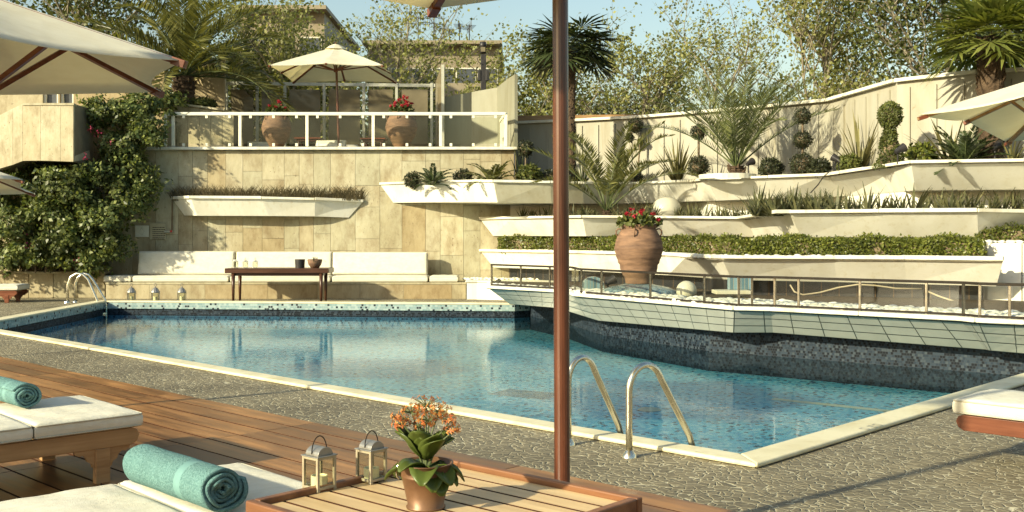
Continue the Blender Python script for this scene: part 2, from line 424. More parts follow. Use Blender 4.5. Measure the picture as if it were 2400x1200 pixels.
M['leaf_poplar'] = mat_leaf('poplar_leaf', (.15, .165, .045), (.42, .42, .16), .50, .45, .2)
M['leaf_dark'] = mat_leaf('dense_leaf', (.05, .07, .016), (.16, .17, .042), .35, .5, .5)
M['leaf_vine'] = mat_leaf('vine_leaf', (.045, .075, .02), (.25, .28, .085), .40, .42, .55)
M['leaf_hedge'] = mat_leaf('hedge_leaf', (.05, .072, .012), (.20, .215, .04), .30, .4, .35)
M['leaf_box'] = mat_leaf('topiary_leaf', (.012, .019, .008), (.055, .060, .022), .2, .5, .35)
M['leaf_palm'] = mat_leaf('feather_palm_leaf', (.075, .085, .022), (.24, .23, .07), .40, .38, .3)
M['leaf_palm_green'] = mat_leaf('green_feather_palm_leaf', (.06, .08, .026), (.22, .235, .085), .32, .38, .3)
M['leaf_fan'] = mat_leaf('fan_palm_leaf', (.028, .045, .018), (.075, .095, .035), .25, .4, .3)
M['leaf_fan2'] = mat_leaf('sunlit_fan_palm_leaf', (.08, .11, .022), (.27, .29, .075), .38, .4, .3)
M['leaf_aloe'] = mat_leaf('aloe_leaf', (.075, .085, .04), (.17, .165, .075), .15, .45, .3)
M['leaf_yucca'] = mat_leaf('sword_leaf', (.085, .085, .032), (.30, .27, .11), .2, .4, .3)
M['leaf_grass'] = mat_leaf('dry_grass_blade', (.09, .072, .036), (.24, .19, .095), .25, .6, .3)
M['leaf_kal'] = mat_leaf('fleshy_leaf', (.045, .075, .016), (.19, .24, .05), .38, .33, .3)
M['red'] = mat_leaf('red_petal', (.28, .008, .02), (.50, .03, .05), .25, .5, .2)
M['orange'] = mat_leaf('orange_petal', (.50, .10, .03), (.68, .36, .10), .35, .5, .1)
M['pink'] = mat_leaf('magenta_bract', (.22, .015, .06), (.34, .04, .10), .35, .5, .1)

# towel
def mat_towel():
    t = NT('terry_towel'); v = t.co('Object')
    n1 = t.noise(v, 120, 4, .7); n2 = t.noise(v, 9, 3)
    c = t.ramp(n1, [(.3, (.075, .17, .17)), (.7, (.21, .37, .36))])
    c = t.mix(1.0, c, t.ramp(n2, [(.3, (.9, .9, .9)), (.7, (1.1, 1.1, 1.1))]), 'MULTIPLY')
    return t.fin(t.bsdf(c, .95, 0, t.bump(n1, 1.0, .012), .1))
M['towel'] = mat_towel()
M['towel_band'] = mat_noise('towel_band', (.115, .235, .23), (.15, .29, .28), 20, .8, .2, 200, .002)
# ------------------------------------------------------------------ plant makers
def rvec(n, g): 
    v = g.normal(size=(n, 3)); return v/np.linalg.norm(v, axis=1, keepdims=True)
def leaves(pts, size, g, aspect=.55, up=.0, nrm=None, fold=0.0, jitter=.35):
    """rhombic leaves at pts: returns (n,4,3)"""
    n = len(pts); a = rvec(n, g); a[:, 2] -= up
    a /= np.linalg.norm(a, axis=1, keepdims=True)
    b = rvec(n, g) if nrm is None else np.cross(a, nrm+.5*rvec(n, g))
    b = b-(b*a).sum(1, keepdims=True)*a; b /= np.linalg.norm(b, axis=1, keepdims=True)+1e-9
    L = size*(1+jitter*(g.random(n)*2-1))[:, None]
    p0 = pts; p2 = pts+a*L; mid = pts+a*L*.45; w = b*L*aspect*.5
    return np.stack([p0, mid+w, p2, mid-w], 1)

def frond_quads(base, az, elev, L, droop, nl, ll, g, vee=.6, wid=.045, start=.16):
    """feather frond -> leaflet quads and the rachis path"""
    n = 14; pts = [np.array(base, float)]; e = elev; ds = L/n
    h = np.array([math.cos(az), math.sin(az), 0]); side0 = np.array([-math.sin(az), math.cos(az), 0]); dirs = []
    for i in range(n):
        d = h*math.cos(e)+np.array([0, 0, 1])*math.sin(e); dirs.append(d); pts.append(pts[-1]+d*ds); e -= droop/n*(0.4+1.2*i/n)
    dirs.append(dirs[-1]); out = []
    for k in range(nl):
        s = start+(1-start)*(k+.5)/nl; i = min(int(s*n), n-1); fr = s*n-i
        p = pts[i]*(1-fr)+pts[i+1]*fr; t = dirs[i]; upv = np.cross(t, side0); upv /= np.linalg.norm(upv)+1e-9
        if upv[2] < 0 and abs(t[2]) < .95: upv = -upv
        len_ = ll*(.35+1.0*math.sin(math.pi*min(1, (s-start)/(1-start)*.86+.12)))*(.85+.3*g.random())
        for sg in (-1, 1):
            d = side0*sg*(.80+.2*g.random())+t*(.55+.45*s)+upv*(vee*(.6+.5*g.random()))
            d /= np.linalg.norm(d); tip = p+d*len_+np.array([0, 0, -1])*len_*.10*g.random()
            wv = np.cross(d, upv*sg+.4*g.normal(size=3)); wv /= np.linalg.norm(wv)+1e-9; w = wid*.5*(.8+.4*g.random())
            mid = p*.6+tip*.4
            out.append([p, mid+wv*w, tip, mid-wv*w])
    return out, pts

def feather_palm(name, label, loc, nf, L, elevs, droop, seed, nl=42, ll=.42, trunk=None, cat='palm', group=None, leaf='leaf_palm', wid=.045, vee=.55, azs=None, rw=.014, start=.16):
    g = np.random.default_rng(seed)
    t = thing(name, label, cat, loc, 0, group); zc = 0.0
    if trunk:
        tr_h, tr_r = trunk; zc = tr_h
        mb = MB(); n = 14; prof = []
        for i in range(n+1):
            s = i/n; prof.append((tr_r*(1.12-.22*s+.10*math.sin(i*2.4)), s*tr_h))
        mb.lathe(prof, 14, closed=True)
        for k in range(int(60*max(tr_h, .4))):
            a = g.random()*6.28; z = g.random()*tr_h; r_ = tr_r*1.0
            p = Vector((r_*math.cos(a), r_*math.sin(a), z)); d = Vector((math.cos(a)*.6, math.sin(a)*.6, .9)).normalized()
            mb.tube([p, p+d*tr_r*.55], [tr_r*.20, tr_r*.07], 4)
        mb.build('trunk', M['palm_trunk'], t)
    lf = []; rb = MB()
    for k in range(nf):
        az = (azs[k % len(azs)] if azs else k*2.399+g.normal()*.15); e = elevs[0]+(elevs[1]-elevs[0])*(k+.5)/nf+g.normal()*.06
        q, pts = frond_quads((math.cos(az)*.04, math.sin(az)*.04, zc), az, e, L*(.82+.3*g.random()), droop*(.8+.5*g.random()), nl, ll, g, vee, wid, start)
        lf += q; rb.tube(pts, [rw*(1.1-i/len(pts)) for i in range(len(pts))], 4)
    rb.build('frond_stalks', M['greenstem'], t)
    np_obj('fronds', np.array(lf), None, M[leaf], t)
    return t

def fan_palm(name, label, loc, nf, rad, pet, trunk, seed, leaf, elevs=(-.6, 1.2), azs=None):
    g = np.random.default_rng(seed); t = thing(name, label, 'palm', loc)
    h, r = trunk; mb = MB(); n = int(h/.12)+2
    mb.lathe([(r*(1.0+.10*math.sin(i*1.9)+.18*(i/n)), h*i/n) for i in range(n+1)], 14, closed=True)
    for k in range(int(h*130)):
        a = g.random()*6.28; z = g.random()*h; p = Vector((r*math.cos(a), r*math.sin(a), z)); d = Vector((math.cos(a)*.7, math.sin(a)*.7, .8)).normalized()
        mb.tube([p, p+d*r*.5], [r*.16, r*.04], 4)
    mb.build('trunk', M['palm_trunk'], t)
    lf = []; st = MB()
    for k in range(nf):
        az = k*2.399+g.normal()*.2; e = elevs[0]+(elevs[1]-elevs[0])*(k+.5)/nf
        d = np.array([math.cos(az)*math.cos(e), math.sin(az)*math.cos(e), math.sin(e)]); b = np.array([0, 0, h-.05])
        pl = pet*(.75+.5*g.random()); c = b+d*pl; c[2] -= pl*.12
        st.tube([b, b+d*pl*.5, c], [.016, .012, .009], 4)
        side = np.array([-math.sin(az), math.cos(az), 0]); up = np.cross(d, side); up = up if up[2] > 0 else -up
        ax = d*.92-np.array([0, 0, .38]); ax /= np.linalg.norm(ax); side2 = side; upn = np.cross(ax, side2)
        m = 26; spread = 2.25
        for j in range(m):
            th = (j/(m-1)-.5)*2*spread; L = rad*(.72+.28*math.cos(th*.5))*(.9+.2*g.random())
            dd = ax*math.cos(th)+side2*math.sin(th)+upn*(.10*(j % 2))
            dd /= np.linalg.norm(dd); wv = -ax*math.sin(th)+side2*math.cos(th)
            p1 = c+dd*L*.55; tip = c+dd*L-np.array([0, 0, L*(.04+.12*g.random())]); w = L*.55*spread/(m-1)*.95
            lf.append([c, p1+wv*w, tip, p1-wv*w])
    st.build('leaf_stalks', M['greenstem'], t)
    # skirt of old fibre under the crown
    np_obj('fronds', np.array(lf), None, M[leaf], t)
    return t

def sword_plant(name, label, loc, n, L, seed, mat='leaf_yucca', w=.035, elev=(.5, 1.45), cat='plant', group=None, droop=.35, ring=.06, segs=4):
    g = np.random.default_rng(seed); t_ = []
    for k in range(n):
        az = g.random()*6.28; e = elev[0]+(elev[1]-elev[0])*g.random(); l = L*(.65+.45*g.random())
        p = np.array([math.cos(az)*ring*g.random(), math.sin(az)*ring*g.random(), 0.]); side = np.array([-math.sin(az), math.cos(az), 0])
        pts = [p]; ee = e
        for i in range(segs):
            d = np.array([math.cos(az)*math.cos(ee), math.sin(az)*math.cos(ee), math.sin(ee)]); pts.append(pts[-1]+d*l/segs); ee -= droop*(.5+g.random())/segs*1.4*(i/segs+.3)
        for i in range(segs):
            wa = w*.5*(1-.15*i if i < segs-1 else .55); wb = w*.5*(1-.15*(i+1)) if i < segs-1 else .002
            t_.append([pts[i]-side*wa, pts[i]+side*wa, pts[i+1]+side*wb, pts[i+1]-side*wb])
    o = np_obj(name, np.array(t_), None, M[mat]); o.location = loc
    return setp(o, label, cat, group)

def ball_pts(n, r, c, g, shell=.25):
    d = rvec(n, g); rr = r*(1-shell*g.random(n)**1.5)[:, None]
    lump = 1+.06*np.sin(d[:, :1]*7+c[2]*9)+.05*np.sin(d[:, 1:2]*9+c[0])
    return np.array(c)+d*rr*lump, d
def leaf_ball(n, r, c, g, size, squash=1.0):
    p, d = ball_pts(n, r, (0, 0, 0), g); p[:, 2] *= squash
    q = leaves(p, size, g, .5, nrm=d)
    q2 = q+np.array(c)
    # leaves point outward
    return q2
def core_ball(mb, r, c, squash=1.0, n=14):
    prof = [(max(.001, r*math.sin(math.pi*i/10)), -r*squash*math.cos(math.pi*i/10)) for i in range(11)]
    mb.lathe(prof, n, c)
def bush(name, label, loc, r, seed, squash=.9, leaf='leaf_box', size=.06, group=None, n=1800, cat='shrub'):
    g = np.random.default_rng(seed); t = thing(name, label, cat, loc, 0, group)
    mb = MB(); core_ball(mb, r*.72, (0, 0, r*squash*.9), squash); mb.tube([(0, 0, -.05), (0, 0, r*.5)], .03, 5)
    mb.build('branches', M['stem'], t)
    np_obj('foliage', leaf_ball(n, r, (0, 0, r*squash*.9), g, size, squash), None, M[leaf], t)
    return t
def topiary(name, label, loc, balls, seed, leaf='leaf_box', n=1900, size=.045):
    """balls: list of (dx, z, r) along a stem"""
    g = np.random.default_rng(seed); t = thing(name, label, 'topiary', loc)
    st = MB(); zt = max(b[1] for b in balls); prev = (0, 0, -.03); pts = [prev]+[(b[0], 0, b[1]) for b in sorted(balls, key=lambda b: b[1])]
    st.tube(pts, .022, 6); st.build('stem', M['stem'], t)
    for dx, z, r in balls:
        mb = MB(); core_ball(mb, r*.74, (dx, 0, z)); b = mb.build('leaf_ball', M['stem'], t)
        np_obj('twigs', leaf_ball(int(n*max(.4, (r/.25)**2)), r, (dx, 0, z), g, size), None, M[leaf], b)
    return t

def broad_tree(name, label, loc, h, seed, spread=.35, nleaf=5200, lsize=.17, leaf='leaf_poplar', trunk_r=.16, group='trees beyond the pool garden', lean=(0, 0), first=.25, dens=.36, upb=.55, barkm='bark', levels=3, dark=False):
    g = np.random.default_rng(seed); t = thing(name, label, 'tree', loc, 0, group)
    mb = MB(); ends = []
    def grow(p, d, L, r, lev):
        n = 5; pts = [p]; dd = d/np.linalg.norm(d)
        for i in range(n):
            dd = dd+g.normal(size=3)*.13+np.array([0, 0, .05]); dd /= np.linalg.norm(dd); pts.append(pts[-1]+dd*L/n)
        mb.tube(pts, [r*(1-.6*i/n) for i in range(n+1)], 6 if lev < 2 else 4, cap=False)
        if lev >= levels:
            for i in range(1, n+1): ends.append((pts[i], L))
            return
        if lev >= levels-1:
            for i in range(2, n+1): ends.append((pts[i], L*.6))
        k = (10 if lev == 0 else 6)
        for j in range(k):
            s = first+(1-first)*(j+g.random())/k if lev == 0 else .25+.75*(j+g.random())/k
            i = min(int(s*n), n-1); q = pts[i]+(pts[i+1]-pts[i])*(s*n-i)
            az = j*2.399+g.random()*.9; out = np.array([math.cos(az), math.sin(az), 0])
            nd = out*(spread*2.0+.25*lev*.5)+np.array([0, 0, upb])+dd*.5
            grow(q, nd, L*(.52 if lev == 0 else .58)*(.75+.5*g.random())*(1.15-.45*s if lev == 0 else 1), r*.45*(1.2-.5*s), lev+1)
        ends.append((pts[-1], L*.3))
    grow(np.zeros(3), np.array([lean[0], lean[1], 1.0]), h*.78, trunk_r, 0)
    mb.build('trunk', M[barkm], t, smooth=True)
    cen = np.array([e[0] for e in ends]); sz = np.array([e[1] for e in ends])
    idx = g.integers(0, len(cen), nleaf)
    # clumps: some twigs carry much more leaf than others
    wgt = g.random(len(cen))**2.0+.04; wgt /= wgt.sum(); idx = g.choice(len(cen), nleaf, p=wgt)
    pts = cen[idx]+g.normal(size=(nleaf, 3))*(np.clip(sz[idx], .3, 1.1)*dens*.45)[:, None]
    pts = pts[pts[:, 2] > h*.08]
    np_obj('crown', leaves(pts, lsize, g, .8, .25), None, M[leaf], t)
    return t

# ------------------------------------------------------------------ furniture makers
def umbrella(name, label, center, ze, za, corners, ground, pole_r=.028, pole_lean=(0, 0), group='canvas parasols', cap=True, sag=.05, valance=0.0, tilt=(0, 0), rib=(.034, .022), hubz=None, scallop=.06, wood='mahog'):
    """corners: list of (angle, radius, dz)"""
    t = thing(name, label, 'parasol', (center[0], center[1], ground), 0, group)
    A = Vector((0, 0, za-ground)); n = len(corners)
    def tl(x, y): return x*tilt[0]+y*tilt[1]
    C = [Vector((r*math.cos(a), r*math.sin(a), ze-ground+dz+tl(r*math.cos(a), r*math.sin(a)))) for a, r, dz in corners]
    cv = MB(); K = 8
    for i in range(n):
        a, b = C[i], C[(i+1) % n]; rows = []
        for u in range(K+1):
            s = .04+.96*u/K; row = []
            for v in range(K+1):
                w = v/K; m4 = 4*w*(1-w)
                e = a.lerp(b, w); e = e.lerp(Vector((0, 0, e.z)), scallop*m4)
                p = A.lerp(e, s); p.z -= sag*m4*s*(1-s*.55);
                row.append(p)
            rows.append(row)
        for u in range(K):
            for v in range(K): cv.add((rows[u][v], rows[u+1][v], rows[u+1][v+1], rows[u][v+1]), ((0, 1, 2, 3),))
        if valance:
            for v in range(K):
                p, q = rows[K][v], rows[K][v+1]; dn = Vector((0, 0, -valance)); cv.add((p, p+dn, q+dn, q), ((0, 1, 2, 3),))
    c = cv.build('canopy', M['canvas'], t)
    import bmesh
    bm = bmesh.new(); bm.from_mesh(c.data); bmesh.ops.remove_doubles(bm, verts=bm.verts, dist=.0008); bm.to_mesh(c.data); bm.free()
    for p_ in c.data.polygons: p_.use_smooth = True
    try: c.data.set_sharp_from_angle(angle=R(14))
    except Exception: pass
    sd = c.modifiers.new('thickness', 'SOLIDIFY'); sd.thickness = .004; sd.offset = 1
    hz = (hubz if hubz else ze-.25)-ground
    for i in range(n):
        rb = MB(); d = C[i]-A; dn = Vector((0, 0, -.028))
        rb.beam(A+d*.03+dn, A+d*1.005+dn, rib[0], rib[1]); r = rb.build('rib', M[wood], t, bevel=.003)
        stt = MB(); mid = A+d*.50+dn*1.8; hub = Vector((d.x, d.y, 0)).normalized()*.045+Vector((0, 0, hz)); stt.beam(hub, mid, rib[0]*.8, rib[1]*.9); stt.build('strut', M[wood], t, bevel=.003)
        cp = MB(); cp.beam(A+d*.95+dn*1.02, A+d*1.004+dn*1.02, rib[0]*1.2, rib[1]*1.4); cp.build('rib_end', M['mahog'], r, bevel=.003)
    pm = MB(); lx, ly = pole_lean
    pm.tube([(lx*(-(za-ground)), ly*(-(za-ground)), 0), (0, 0, za-ground-.03)], pole_r, 20, cap=True); pm.build('pole', M['polewood'], t, smooth=False)
    t.children[-1].data.polygons.foreach_set('use_smooth', [len(p.vertices) == 4 for p in t.children[-1].data.polygons])
    hb = MB(); hb.lathe([(pole_r, -.05), (.055, -.045), (.06, 0), (.055, .045), (pole_r, .05)], 16, (0, 0, hz)); hb.build('hub', M['mahog'], t)
    if cap:
        vc = MB(); m = 16; rr = .30; prev = None
        vc.lathe([(.015, za-ground+.075), (.10, za-ground+.05), (.20, za-ground-.005), (rr, za-ground-.075)], n if n > 6 else 12)
        for k in range(len(vc.v)):
            x, y, z = vc.v[k]
            if math.hypot(x, y) > .15: vc.v[k] = (x, y, z+.012*math.sin(5*math.atan2(y, x)*2+1))
        o = vc.build('vent_cap', M['canvas'], t); o.modifiers.new('thickness', 'SOLIDIFY').thickness = .004
        fn = MB(); fn.lathe([(.001, .12), (.02, .11), (.026, .09), (.014, .07), (.022, .05)], 12, (0, 0, za-ground)); fn.build('finial', M['mahog'], t, smooth=True)
    return t

def pad(L, W, T, p=26, nx=26, ny=18, puff=.012):
    """cushion lying on z=0: L along x, W along y, T thick"""
    mb = MB()
    def coord(n, half):
        e = min(.5, .035/half); out = []
        for i in range(n+1):
            t = 2*i/n-1; k = abs(t); v = 1-(1-k)**2.6; out.append(math.copysign(v, t) if t else 0.0)
        return out
    us, vs = coord(nx, L/2), coord(ny, W/2); rc = min(.035, T*.36)
    def side(d): return 0.0 if d <= 0 else (1.0 if d >= rc else math.sqrt(max(0, 1-(1-d/rc)**2)))
    def h(u, v): return min(side((1-abs(u))*L/2), side((1-abs(v))*W/2))
    for sgn in (1, -1):
        b = len(mb.v)
        for u in us:
            for v in vs:
                k = h(u, v); z = T/2+sgn*(T/2)*(.30+.70*k if k > 0 else 0)
                bul = 1+.0*k
                if sgn > 0: z += puff*(1-u*u)*(1-v*v)+.0025*math.sin(u*9+v*4)*k
                x, y = u*L/2, v*W/2
                if k < .999 and T > .06: x *= 1-.006*(1-k); y *= 1-.006*(1-k)
                mb.v.append((x, y, z))
        m = len(vs)
        for i in range(len(us)-1):
            for j in range(m-1):
                q = (b+i*m+j, b+(i+1)*m+j, b+(i+1)*m+j+1, b+i*m+j+1)
                mb.f.append(q if sgn > 0 else tuple(reversed(q))); mb.m.append(0)
    return mb
def piping(L, W, z, r=.006, rc=.03):
    mb = MB(); pts = []
    for cx, cy, a0 in ((1, 1, 0), (-1, 1, 90), (-1, -1, 180), (1, -1, 270)):
        for k in range(4):
            a = R(a0+30*k); pts.append((cx*(L/2-rc)+rc*math.cos(a)*.98, cy*(W/2-rc)+rc*math.sin(a)*.98, z))
    pts.append(pts[0]); mb.tube(pts, r, 6, cap=False); return mb
def cushion(name, L, W, T, parent=None, loc=(0, 0, 0), rot=(0, 0, 0), mat='cushion', pipe=True, puff=.012):
    o = pad(L, W, T, puff=puff).build(name, M[mat], parent, smooth=True)
    o.location = loc; o.rotation_euler = rot
    if pipe:
        piping(L*.998, W*.998, T*.86, .005).build('piping', M['piping'], o, smooth=True); piping(L*.998, W*.998, T*.14, .005).build('piping', M['piping'], o, smooth=True)
    return o

def lounger(name, label, foot, ax, W, L=2.0, zt=.43, pads=(.66, .62, .7), group='sun loungers', wood='teak_mid', T=.095, overhang=.05, leg_x=.25):
    """foot: middle of the foot edge of the cushion on the ground; ax: unit vector from head to foot"""
    rz = math.atan2(ax[1], ax[0]); t = thing(name, label, 'sun lounger', (foot[0], foot[1], 0), rz, group)
    zr = zt-T-.005; rail_h = .105
    for s in (-1, 1):
        y = s*(W/2-.04); mb = MB()
        # side rail with a rounded nose at the foot
        prof = [(-L, zr), (-.07, zr), (-.035, zr-.012), (-.02, zr-.045), (-.035, zr-.085), (-.07, zr-rail_h), (-L, zr-rail_h)]
        mb.prism([(x-overhang+.05, y-.02, z) for x, z in prof], (0, .04, 0))
        mb.build('side_rail', M[wood], t, bevel=.004, fixn=True)
        for k, xl in enumerate((-leg_x, -L+.28)):
            lg = MB(); lg.box((xl, y, (zr-rail_h)/2), (.09, .05, zr-rail_h)); o = lg.build('leg', M[wood], t, bevel=.004)
            for sg in (1, -1):
                br = MB()
                z1 = zr-rail_h; x0 = xl+sg*.045
                pr = [(x0, z1), (x0+sg*.125, z1), (x0+sg*.12, z1-.02), (x0+sg*.095, z1-.032), (x0+sg*.075, z1-.028), (x0+sg*.055, z1-.045), (x0+sg*.045, z1-.07), (x0+sg*.02, z1-.085), (x0+sg*.012, z1-.11), (x0, z1-.115)]
                br.prism([(x, y-.014, z) for x, z in pr], (0, .028, 0))
                br.build('bracket', M[wood], t, fixn=True)
    sl = MB()
    for k in range(11): sl.box((-.14-k*(L-.2)/11, 0, zr-.03), (.085, W-.12, .022))
    sl.build('slats', M[wood], t, bevel=.003)
    x = .0
    for k, l in enumerate(pads):
        cushion('cushion', l-.006, W, T, t, (x-l/2, 0, zr), (0, 0, 0)); x -= l
    return t

def towel_roll(label, loc, rz, r, L, group='rolled turquoise towels'):
    mb = MB(); th = .0165; turns = (r-.014)/(th*1.16); N = int(turns*30); outer = []; g = random.Random(int(loc[0]*100))
    ph = [g.random()*6 for _ in range(4)]
    for i in range(N+1):
        a = i/30*2*math.pi+2.2; rad = .014+(r-.014)*i/N
        w = 1+.030*math.sin(a*1.0+ph[0])+.022*math.sin(a*2.0+ph[1])+.012*math.sin(a*3.37+ph[2])
        outer.append((a, rad*w))
    xs = [-L/2, -L/2+.006, -L/2+.02, -L*.36, -L*.24, -L*.12, 0, L*.08, L*.155, L*.16, L*.235, L*.24, L*.33, L/2-.02, L/2-.006, L/2]
    b = len(mb.v); m = 2*(N+1); n = len(xs)
    for xi, x in enumerate(xs):
        k = 1.0+.012*math.sin(x*17+ph[3])
        if xi in (0, n-1): k *= .975
        if xi in (9, 10): k *= .985
        for j, (a, rad) in enumerate(outer):
            edge = .010*math.sin(a*.8+ph[1])+.006*math.sin(a*3.1) if xi in (0, 1, n-2, n-1) else 0
            thk = th*(.93+.10*math.sin(a*5+xi)) 
            for dr in (0, -thk):
                rr = max(.004, rad+dr)*k; mb.v.append((x+edge, rr*math.cos(a)*1.04, rr*math.sin(a)*.93-.002))
    def I(xi, i, s): return b+xi*m+2*i+s
    for xi in range(n-1):
        mi = 1 if xs[xi] > L*.157 and xs[xi+1] < L*.238 else 0
        for i in range(N):
            mb.f.append((I(xi, i, 0), I(xi, i+1, 0), I(xi+1, i+1, 0), I(xi+1, i, 0))); mb.m.append(mi)
            mb.f.append((I(xi+1, i, 1), I(xi+1, i+1, 1), I(xi, i+1, 1), I(xi, i, 1))); mb.m.append(0)
        mb.f.append((I(xi, N, 0), I(xi, N, 1), I(xi+1, N, 1), I(xi+1, N, 0))); mb.m.append(mi)
    for xi in (0, n-1):
        for i in range(N):
            q = (I(xi, i, 0), I(xi, i, 1), I(xi, i+1, 1), I(xi, i+1, 0)); mb.f.append(q if xi == 0 else tuple(reversed(q))); mb.m.append(0)
    o = mb.build('rolled_towel', [M['towel'], M['towel_band']], None, smooth=True)
    o.location = loc; o.rotation_euler = (0, 0, rz)
    return setp(o, label, 'towel', group)

def pithos(label, loc, h, rmax, seed, group='terracotta jars', foot=.45):
    t = thing('terracotta_jar', label, 'jar', loc, rnd.random()*6, group)
    s = [(0, foot*.98), (.012, foot), (.10, foot*1.08), (.20, foot*1.36), (.32, .80), (.44, .93), (.55, .995), (.63, 1.0), (.72, .965), (.82, .86), (.90, .76), (.935, .70), (.945, .72), (.985, .755), (1.0, .74), (1.0, .62), (.96, .58), (.90, .6)]
    # smooth sampling
    mb = MB(); prof = []
    for i in range(len(s)-1):
        for k in range(4):
            w = k/4; z = s[i][0]*(1-w)+s[i+1][0]*w; r_ = s[i][1]*(1-w)+s[i+1][1]*w
            rib = .008*math.sin(z*150) if .2 < z < .92 else 0
            if any(abs(z-zz) < .013 for zz in (.36, .60, .80)): rib += .02
            prof.append(((r_+rib)*rmax, z*h))
    mb.lathe(prof, 48); mb.build('vessel', M['terra'], t, smooth=True)
    sb = MB(); sb.lathe([(.001, h*.92), (rmax*.6, h*.915)], 24); sb.build('potting_soil', M['soil'], t)
    for k in range(4):
        a = k*math.pi/2+.5; hd = MB(); c, s_ = math.cos(a), math.sin(a)
        pts = [(c*rmax*q, s_*rmax*q, z*h) for q, z in ((.74, .92), (.86, .935), (.955, .90), (.965, .85), (.88, .80))]
        hd.tube(pts, rmax*.032, 8); hd.build('handle', M['terra'], t, smooth=True)
    return t
def geranium(label, loc, r, h, nfl, seed, group='red geraniums'):
    g = np.random.default_rng(seed); t = thing('geranium', label, 'flowers', loc, 0, group)
    p = rvec(650, g)*(g.random((650, 1))**.4)*np.array([r*1.12, r*1.12, h*.62]); p[:, 2] = np.abs(p[:, 2])+.02
    np_obj('foliage', leaves(p, .075, g, .9), None, M['leaf_dark'], t)
    st = MB()
    for k in range(nfl):
        a = k*2.399+g.random(); q = (k+.5)/nfl; rr = r*1.02*math.sqrt(q); z = h*(1-.6*q)*(.8+.3*g.random())
        c = np.array([rr*math.cos(a), rr*math.sin(a), z]); st.tube([(c[0]*.4, c[1]*.4, 0), tuple(c)], .005, 4); fs = .034+.018*g.random()
        np_obj('flower_head', leaves(rvec(34, g)*g.random((34, 1))*np.array([fs, fs, fs*.7])+c, .034, g, .9), None, M['red'], t)
    st.build('stems', M['greenstem'], t)
    return t

def lantern(label, loc, rz, w=.085, h=.12, group='small white candle lanterns', body='lantern', top='lantern_top'):
    t = thing('candle_lantern', label, 'lantern', loc, rz, group); p = .0105
    fr = MB()
    for sx in (-1, 1):
        for sy in (-1, 1):
            fr.box((sx*(w/2-p/2), sy*(w/2-p/2), h/2+.008), (p, p, h))
            fr.box((sx*(w/2-p/2), sy*(w/2-p/2), .004), (p*1.2, p*1.2, .008))
    for z in (.012, h+.004):
        for s in (-1, 1):
            fr.box((0, s*(w/2-p/2), z), (w-2*p, p*.9, p)); fr.box((s*(w/2-p/2), 0, z), (p*.9, w-2*p, p))
    fr.box((0, 0, .0105), (w-2*p, w-2*p, .003)); fr.build('frame', M[body], t, bevel=.0012)
    rf = MB(); rf.box((0, 0, h+.0105), (w+.008, w+.008, .004))
    n = 12; rr = w*.40; prof = [(-w*.40, y, h+.0125+z) for y, z in [(rr*math.cos(math.pi*k/n), rr*.85*math.sin(math.pi*k/n)) for k in range(n+1)]]
    rf.prism(prof, (w*.80, 0, 0)); rf.build('roof', M[top], t, fixn=True, bevel=.001)
    hd = MB(); pts = [(0, w*.40*math.cos(math.pi*k/12), h+.018+w*.70*math.sin(math.pi*k/12)) for k in range(13)]; hd.tube(pts, .0022, 6); hd.build('handle', M['dark_steel'], t)
    for k in range(4):
        a = k*math.pi/2; gm = MB(); c = Matrix.Rotation(a, 3, 'Z'); gm.box(c @ Vector((w/2-p*.5, 0, h/2+.008)), (.0016, w-2*p, h-p), rz=a); gm.build('pane', M['glass'], t)
    return t
def candle(label, loc, r, h, group):
    t = thing('candle', label, 'candle', loc, 0, group); mb = MB(); mb.lathe([(.001, 0), (r, 0), (r, h), (r*.86, h), (r*.8, h*.86), (.001, h*.84)], 24); mb.build('wax', M['wax'], t)
    wk = MB(); wk.tube([(0, 0, h*.84), (.001, 0, h*1.02)], .0012, 5); wk.build('wick', M['ink'], t); return t

def pole_ladder(name, label, A, B, A2, B2, top, rad=.022, depth=-.75, flange=True, rungs=(-.12, -.42)):
    t = thing(name, label, 'pool ladder', (*A, 0)); ends = []
    for (p, q) in ((A, B), (A2, B2)):
        p = Vector((*p, 0)); q = Vector((*q, 0)); d = q-p; pts = [p]
        n = 14; zs = top*.72
        pts.append(p+Vector((0, 0, zs*.5)))
        k0 = .27
        for i in range(n+1):
            a = math.pi*.86*i/n; x = k0*(1-math.cos(a)); z = zs+(top-zs)*math.sin(a)
            pts.append(p+d*x+Vector((0, 0, z)))
        last = pts[-1]; pts += [last.lerp(q+Vector((0, 0, .10)), .5), q+Vector((0, 0, .10)), q+d.normalized()*.035+Vector((0, 0, .0)), q+d.normalized()*.04+Vector((0, 0, -.2)), q+d.normalized()*.04+Vector((0, 0, depth+.03))]
        mb = MB(); mb.tube(pts, rad, 14); h = mb.build('handrail', M['steel'], t, world=True, smooth=True)
        if flange:
            fl = MB(); fl.lathe([(rad, .05), (rad*1.5, .035), (rad*2.1, .012), (rad*2.2, .001)], 20, tuple(p)); fl.build('flange', M['steel'], h, world=True, smooth=True)
        ends.append(q+d.normalized()*.04)
    for z in rungs:
        mb = MB(); mb.beam(ends[0]+Vector((0, 0, z)), ends[1]+Vector((0, 0, z)), .07, .02); mb.build('rung', M['steel'], t, world=True, bevel=.004)
    return t
